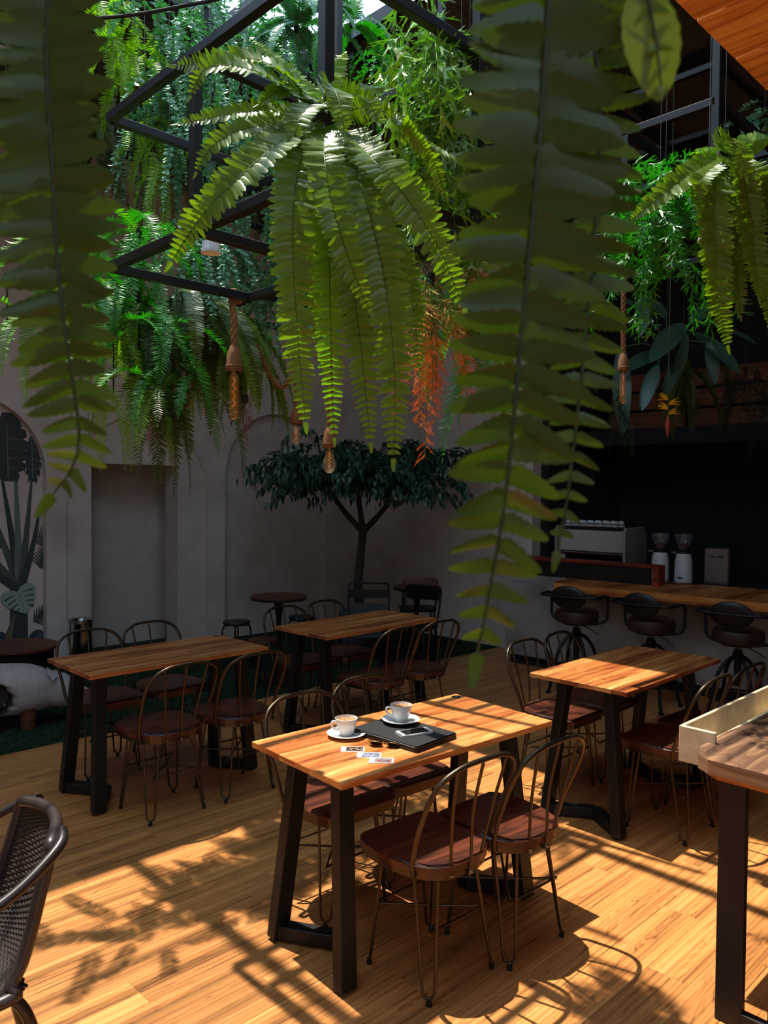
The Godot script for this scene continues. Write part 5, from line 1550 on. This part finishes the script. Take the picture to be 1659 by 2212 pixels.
	part(r, "hanging_wire", MB.new().tube(PackedVector3Array([Vector3.ZERO, Vector3(0, ROOF - r.position.y, 0)]), 0.0012, 4), M.wire)

	# everything else that hangs, by its pixel, depth and size
	var n := 100
	for q in HANGING:
		n += 1
		hanging_plant(q[0], q[1], q[2], q[3], q[4], M[q[5]], deep(q[6], q[7], q[8]), q[9], Vector3(q[10], q[11], q[10]), q[12], ROOF - 0.02, q[13], n)
	build_loft_plants()

const HANGING := [
	# name, label, category, kind, piece, material, px, py, depth, count, spread, drop, scale, rosette
	["needle_fern", "bright green needle fern curtain behind the nearest left frond", "fern", "needle", "frond", "bright", 150, 580, 3.5, 11, 0.20, 0.38, 0.9, false],
	["needle_fern", "emerald needle fern curtain hanging lowest over the doorway", "fern", "needle", "frond", "emerald", 300, 640, 3.7, 50, 0.18, 0.42, 0.9, false],
	["needle_fern", "lime tipped needle fern left of the rope pendant", "fern", "needle", "frond", "lime", 245, 720, 3.72, 40, 0.16, 0.32, 0.85, false],
	["needle_fern", "blue tinged needle fern fanning out over the steel rails", "fern", "needle", "frond", "emerald", 300, 500, 3.75, 12, 0.12, 0.06, 1.0, true],
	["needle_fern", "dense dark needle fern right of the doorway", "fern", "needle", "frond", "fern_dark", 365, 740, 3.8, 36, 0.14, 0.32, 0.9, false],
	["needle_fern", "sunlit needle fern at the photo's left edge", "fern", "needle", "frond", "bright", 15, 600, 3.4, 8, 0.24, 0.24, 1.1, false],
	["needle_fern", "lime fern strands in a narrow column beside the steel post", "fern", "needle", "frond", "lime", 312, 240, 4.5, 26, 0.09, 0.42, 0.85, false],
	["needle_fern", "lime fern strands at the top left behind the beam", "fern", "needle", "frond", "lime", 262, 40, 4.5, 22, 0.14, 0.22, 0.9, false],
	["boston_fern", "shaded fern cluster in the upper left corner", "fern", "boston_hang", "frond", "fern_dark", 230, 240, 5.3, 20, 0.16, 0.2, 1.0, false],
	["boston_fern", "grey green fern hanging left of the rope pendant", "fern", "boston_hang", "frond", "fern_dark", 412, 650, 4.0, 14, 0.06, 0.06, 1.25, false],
	["boston_fern", "yellow green fern right beside the rope pendant", "fern", "boston_hang", "frond", "fern", 465, 660, 4.2, 14, 0.07, 0.08, 1.15, false],
	["boston_fern", "small fern behind the long amber bulb", "fern", "boston_hang", "frond", "fern", 530, 720, 4.2, 12, 0.06, 0.1, 1.0, false],
	["boston_fern", "pale fern above the centre, next to the skylight", "fern", "boston", "frond", "bluegreen", 640, 60, 4.6, 16, 0.06, 0.04, 1.0, true],
	["boston_fern", "green fern at the skylight edge behind the thin post", "fern", "boston", "frond", "emerald", 760, 50, 4.7, 12, 0.06, 0.04, 0.95, true],
	["eucalyptus_vine", "bushy grey green eucalyptus above the slanted beam", "hanging plant", "eucalyptus", "vine", "bluegreen", 520, 90, 4.4, 46, 0.45, 0.14, 0.85, false],
	["eucalyptus_vine", "eucalyptus vines falling between the two steel posts", "hanging plant", "eucalyptus", "vine", "bluegreen", 375, 200, 4.5, 26, 0.13, 0.14, 0.95, false],
	["eucalyptus_vine", "eucalyptus vines behind the central fern's arching fronds", "hanging plant", "eucalyptus", "vine", "bluegreen", 560, 260, 4.4, 40, 0.32, 0.22, 0.95, false],
	["eucalyptus_vine", "eucalyptus vines over the spot lamp", "hanging plant", "eucalyptus", "vine", "bluegreen", 460, 520, 4.2, 34, 0.18, 0.14, 0.85, false],
	["eucalyptus_vine", "shaded eucalyptus vines behind the big fern", "hanging plant", "eucalyptus", "vine", "bluegreen", 610, 560, 4.4, 32, 0.22, 0.20, 0.85, false],
	["eucalyptus_vine", "eucalyptus at the photo's right edge above the right fern", "hanging plant", "eucalyptus", "vine", "bluegreen", 1652, 240, 4.2, 12, 0.06, 0.08, 0.7, false],
	["staghorn_plant", "pale green staghorn garland hanging from the top centre", "hanging plant", "staghorn", "strand", "antler", 940, 40, 2.7, 22, 0.05, 0.20, 0.85, false],
	["staghorn_plant", "staghorn garland turning orange beside the big dark frond", "hanging plant", "staghorn", "strand", "antler", 955, 240, 2.75, 18, 0.04, 0.10, 0.8, false],
	["staghorn_plant", "small staghorn sprig by the skylight rafter", "hanging plant", "staghorn", "strand", "antler", 850, 60, 3.2, 4, 0.04, 0.03, 0.6, true],
	["leafy_bush", "green leaf bush at the roof edge behind the post", "hanging plant", "eucalyptus", "vine", "emerald", 830, 130, 5.0, 16, 0.12, 0.06, 0.7, false],
	["coral_plume", "asparagus plume fading from green to bright orange, lowest of all", "hanging plant", "coral", "plume", "dyed", 930, 600, 2.6, 14, 0.035, 0.08, 0.95, false],
	["coral_plume", "orange asparagus plume half hidden by the dark frond", "hanging plant", "coral", "plume", "dyed", 1010, 500, 2.9, 12, 0.06, 0.10, 0.9, false],
	["coral_plume", "green asparagus plume behind the staghorn garland", "hanging plant", "fine", "plume", "bright", 920, 330, 3.0, 18, 0.10, 0.14, 1.0, false],
	["needle_fern", "green needle fern strands beside the orange plume", "fern", "needle", "frond", "emerald", 990, 640, 2.9, 14, 0.07, 0.14, 0.85, false],
	["needle_fern", "needle fern behind the wide blurred frond", "fern", "needle", "frond", "bright", 1035, 660, 2.9, 10, 0.05, 0.14, 0.85, false],
	["eucalyptus_vine", "eucalyptus bush touching the roof left of the skylight edge", "hanging plant", "eucalyptus", "vine", "bluegreen", 470, 5, 4.7, 44, 0.5, 0.12, 0.9, false],
	["forked_fern", "bright green forked fern bush left of the right fern", "fern", "forked", "frond", "emerald", 1425, 420, 3.2, 34, 0.13, 0.12, 1.0, false],
	["forked_fern", "hanging tail of forked fern below the bright bush", "fern", "forked", "frond", "emerald", 1435, 520, 3.2, 10, 0.07, 0.08, 0.9, false],
	["russet_sprig", "small russet sprig hanging below the emerald curtain", "hanging plant", "russet", "plume", "dyed", 312, 870, 4.2, 5, 0.06, 0.05, 0.8, false],
	["russet_sprig", "small russet sprig below the fern behind the amber bulb", "hanging plant", "russet", "plume", "dyed", 530, 860, 4.0, 5, 0.05, 0.04, 0.7, false],
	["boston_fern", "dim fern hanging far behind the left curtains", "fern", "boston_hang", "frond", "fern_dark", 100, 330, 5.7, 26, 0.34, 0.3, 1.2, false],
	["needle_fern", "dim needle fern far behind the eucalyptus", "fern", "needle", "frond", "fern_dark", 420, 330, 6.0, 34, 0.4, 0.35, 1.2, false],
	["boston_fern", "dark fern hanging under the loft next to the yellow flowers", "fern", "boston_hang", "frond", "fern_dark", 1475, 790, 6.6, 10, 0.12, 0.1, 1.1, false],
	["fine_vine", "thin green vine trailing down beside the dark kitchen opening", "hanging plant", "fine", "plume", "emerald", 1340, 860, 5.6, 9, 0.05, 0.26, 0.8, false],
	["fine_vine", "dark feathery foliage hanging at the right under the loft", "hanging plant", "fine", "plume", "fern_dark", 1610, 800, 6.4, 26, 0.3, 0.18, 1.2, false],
]

func build_loft_plants() -> void:
	# broad leaved plant that hangs from the loft's corner
	rng.seed = 66
	var at := deep(1440, 760, 6.0)
	var o := thing("broad_leaf_plant", "dark plant with broad drooping leaves hanging under the loft", "plant", at)
	for q in [[1480, 700, 1405, 772, 0.19], [1490, 700, 1562, 638, 0.13], [1482, 720, 1455, 842, 0.12], [1390, 640, 1384, 722, 0.12], [1342, 750, 1346, 932, 0.15], [1500, 720, 1602, 792, 0.15], [1520, 700, 1640, 728, 0.12], [1430, 760, 1340, 795, 0.13], [1465, 770, 1436, 852, 0.10], [1400, 690, 1350, 640, 0.11], [1440, 690, 1400, 640, 0.12], [1530, 740, 1548, 830, 0.11], [1420, 790, 1385, 880, 0.12], [1360, 700, 1352, 640, 0.08]]:
		var p := deep(q[0], q[1], 6.0 + rng.randf_range(-0.15, 0.15)) - at
		var e := deep(q[2], q[3], 5.85 + rng.randf_range(-0.15, 0.15)) - at
		var d := (e - p).normalized()
		var up := (Vector3.UP * 0.6 - axis_f * 0.8 + axis_r * rng.randf_range(-0.4, 0.4))
		up = (up - d * up.dot(d)).normalized()
		part(o, "leaf", leaf(p.distance_to(e), q[4], 10, "blade", 0.16, 0.12), M.big_leaf, Transform3D(Basis(d, up, d.cross(up)), p))
		part(o, "leaf_stalk", MB.new().tube(PackedVector3Array([Vector3.ZERO, p * 0.5 + Vector3(0, 0.05, 0), p]), 0.006, 5), M.fern_stem)
	part(o, "hanging_wire", MB.new().tube(PackedVector3Array([Vector3.ZERO, Vector3(0, roof_y(at.x) - at.y, 0)]), 0.002, 4), M.wire)
	# heliconia
	var hp := deep(1443, 880, 5.0)
	var h := thing("heliconia_flower", "yellow heliconia flower hanging before the dark loft", "flower", hp)
	part(h, "stem", MB.new().tube(PackedVector3Array([Vector3(0, roof_y(hp.x) - hp.y, 0), Vector3(0, 0, 0), Vector3(0.01, -0.1, 0)]), 0.004, 5), M.fern_stem)
	for i in 4:
		for j in 4:
			var d := (axis_r * (1.0 if i % 2 else -1.0) + Vector3.UP * (0.1 + 0.28 * j) - axis_f * rng.randf_range(-0.3, 0.5)).normalized()
			var y := d.cross(Vector3.UP).cross(d).normalized()
			part(h, "bract", leaf(0.085, 0.026, 4, "pointed", 0.3, 0.1), M.yellow_petal, Transform3D(Basis(d, y, d.cross(y)), Vector3(0, 0.045 - i * 0.03, 0)))
	part(h, "red_bract", MB.new().lathe([Vector2(0, -0.2), Vector2(0.012, -0.15), Vector2(0.018, -0.1), Vector2(0.008, -0.06), Vector2(0, -0.05)], 10), M.red_petal)

func rope_tube(pts: PackedVector3Array, r: float) -> MB:
	# three twisted strands
	var o := MB.new()
	var run := [0.0]
	for i in pts.size() - 1: run.append(run[-1] + pts[i].distance_to(pts[i + 1]))
	for s in 3:
		var p := PackedVector3Array()
		var x := Vector3.ZERO
		for i in pts.size():
			var d := (pts[mini(i + 1, pts.size() - 1)] - pts[maxi(i - 1, 0)]).normalized()
			if x == Vector3.ZERO: x = d.cross(Vector3.UP if absf(d.y) < 0.9 else Vector3.RIGHT).normalized()
			x = (x - d * x.dot(d)).normalized()
			var a: float = run[i] / (r * 7.0) * TAU + s * TAU / 3.0
			p.append(pts[i] + (x * cos(a) + d.cross(x) * sin(a)) * r * 0.52)
		o.tube(p, r * 0.56, 7)
	return o

func spaced(pts: PackedVector3Array, step: float) -> PackedVector3Array:
	var total := 0.0
	for i in pts.size() - 1: total += pts[i].distance_to(pts[i + 1])
	var n := maxi(4, int(total / step))
	var out := PackedVector3Array()
	for i in n + 1: out.append(along(pts, i / float(n))[0])
	return out

func pendant(label: String, route: Array, r: float, long_bulb: bool, size := 1.0) -> void:
	# a rope over the rails, a bound rope cap, a filament bulb
	var end: Vector3 = route[-1]
	var o := thing("rope_pendant", label, "pendant lamp", end, 0.0, "rope pendants with filament bulbs")
	var c := []
	for p in route: c.append(p - end)
	part(o, "rope", rope_tube(spaced(curve(c, 6), r * 0.9), r), M.rope)
	part(o, "rope_cap", MB.new().lathe([Vector2(r, 0.012), Vector2(r * 1.25, 0.0), Vector2(r * 1.9, -0.02 * size), Vector2(r * 2.05, -0.055 * size), Vector2(r * 2.15, -0.062 * size), Vector2(r * 2.2, -0.078 * size), Vector2(r * 1.6, -0.08 * size)], 22), M.rope)
	for i in 2: part(o, "binding", MB.new().tube(circle(r * 2.16, -0.062 * size - i * 0.008 * size), 0.003 * size, 6), M.rope)
	part(o, "socket", MB.new().lathe([Vector2(0, -0.09 * size), Vector2(0.013 * size, -0.09 * size), Vector2(0.013 * size, -0.07 * size), Vector2(0, -0.07 * size)], 12), M.brass)
	var prof := [Vector2(0.012, -0.088), Vector2(0.0165, -0.096), Vector2(0.0165, -0.225), Vector2(0.013, -0.238), Vector2(0.004, -0.244), Vector2(0.0, -0.245)] if long_bulb else [Vector2(0.012, -0.088), Vector2(0.014, -0.10), Vector2(0.026, -0.135), Vector2(0.029, -0.155), Vector2(0.024, -0.178), Vector2(0.01, -0.19), Vector2(0, -0.191)]
	var pp := []
	for q in prof: pp.append(q * size)
	part(o, "bulb", MB.new().lathe(pp, 22), M.amber_glass if long_bulb else M.bulb_glass)
	var fl := PackedVector3Array()
	var bottom := -0.20 if long_bulb else -0.165
	for i in 9: fl.append(Vector3((0.006 if i % 2 else -0.006), lerpf(-0.10, bottom, i / 8.0), 0.003 * cos(i * 2.0)) * size)
	part(o, "filament", MB.new().tube(fl, 0.0009 * size, 5), M.filament)

func circle(r: float, y: float, n := 24) -> PackedVector3Array:
	var p := PackedVector3Array()
	for i in n + 1: p.append(Vector3(cos(TAU * i / n) * r, y, sin(TAU * i / n) * r))
	return p

func build_pendants() -> void:
	var p1 := Vector3(2.12, 0, -3.08)
	pendant("short thick rope pendant with a long amber tube bulb", [deep(518, 655, 3.72), deep(510, 632, 3.68), deep(500, 638, 3.62), deep(506, 690, 3.60), deep(506, 752, 3.60)], 0.017, true, 1.35)
	pendant("rope pendant that swags down from the rail, with a small round bulb", [deep(500, 760, 4.3), deep(527, 728, 4.25), deep(552, 745, 4.2), deep(580, 800, 4.2), deep(605, 836, 4.2), deep(625, 820, 4.2), deep(638, 800, 4.2), deep(641, 850, 4.2), deep(640, 884, 4.2)], 0.015, false, 1.0)
	pendant("rope pendant hidden behind the central fern, only its bulb showing", [deep(712, 928, 3.6) * Vector3(1, 0, 1) + Vector3(0, ROOF, 0), deep(712, 820, 3.6), deep(712, 928, 3.6)], 0.014, false, 1.05)
	pendant("long straight rope pendant beside the dark kitchen, with a gold tube bulb", [deep(1356, 330, 3.75), deep(1352, 500, 3.75), deep(1347, 650, 3.75), deep(1347, 768, 3.75)], 0.012, true, 0.95)
	# spot lamps on the frames
	for q in [[455, 540, 2.9, "small white spot lamp under the frame left of the central fern"], [1528, 515, 3.0, "small spot lamp half behind the right fern"]]:
		var at := deep(q[0], q[1], q[2])
		var s := thing("spot_lamp", q[3], "lamp", at, 0.0, "spot lamps on the plant frames")
		part(s, "reflector", MB.new().lathe([Vector2(0.0, 0.045), Vector2(0.018, 0.045), Vector2(0.024, 0.03), Vector2(0.034, 0.0), Vector2(0.036, -0.012), Vector2(0.03, -0.012), Vector2(0.0, -0.006)], 22), M.porcelain)
		for i in 14:
			var a := TAU * i / 14
			part(s, "fin", MB.new().box(Vector3(cos(a) * 0.029, 0.014, sin(a) * 0.029), Vector3(0.004, 0.03, 0.002), 0.0, Basis(Vector3.UP, -a)), M.porcelain)
		part(s, "neck", MB.new().tube(PackedVector3Array([Vector3(0, 0.045, 0), Vector3(0, 0.09, 0)]), 0.01, 8), M.dark_paint)
		part(s, "bracket", MB.new().tube(PackedVector3Array([Vector3(0, 0.09, 0), Vector3(0, ROOF - at.y, 0)]), 0.002, 5), M.wire)
	# cable that crosses the top corner
	var cb := part(self, numbered("power_cable"), MB.new().tube(curve([deep(-60, 40, 2.6), deep(0, 38, 2.6), deep(230, 38, 2.6), deep(400, 12, 2.6), deep(520, -20, 2.6), deep(700, -120, 2.7)], 6), 0.006, 8), M.rubber)
	tag(cb, "black glossy cable sagging across the top left corner", "cable")
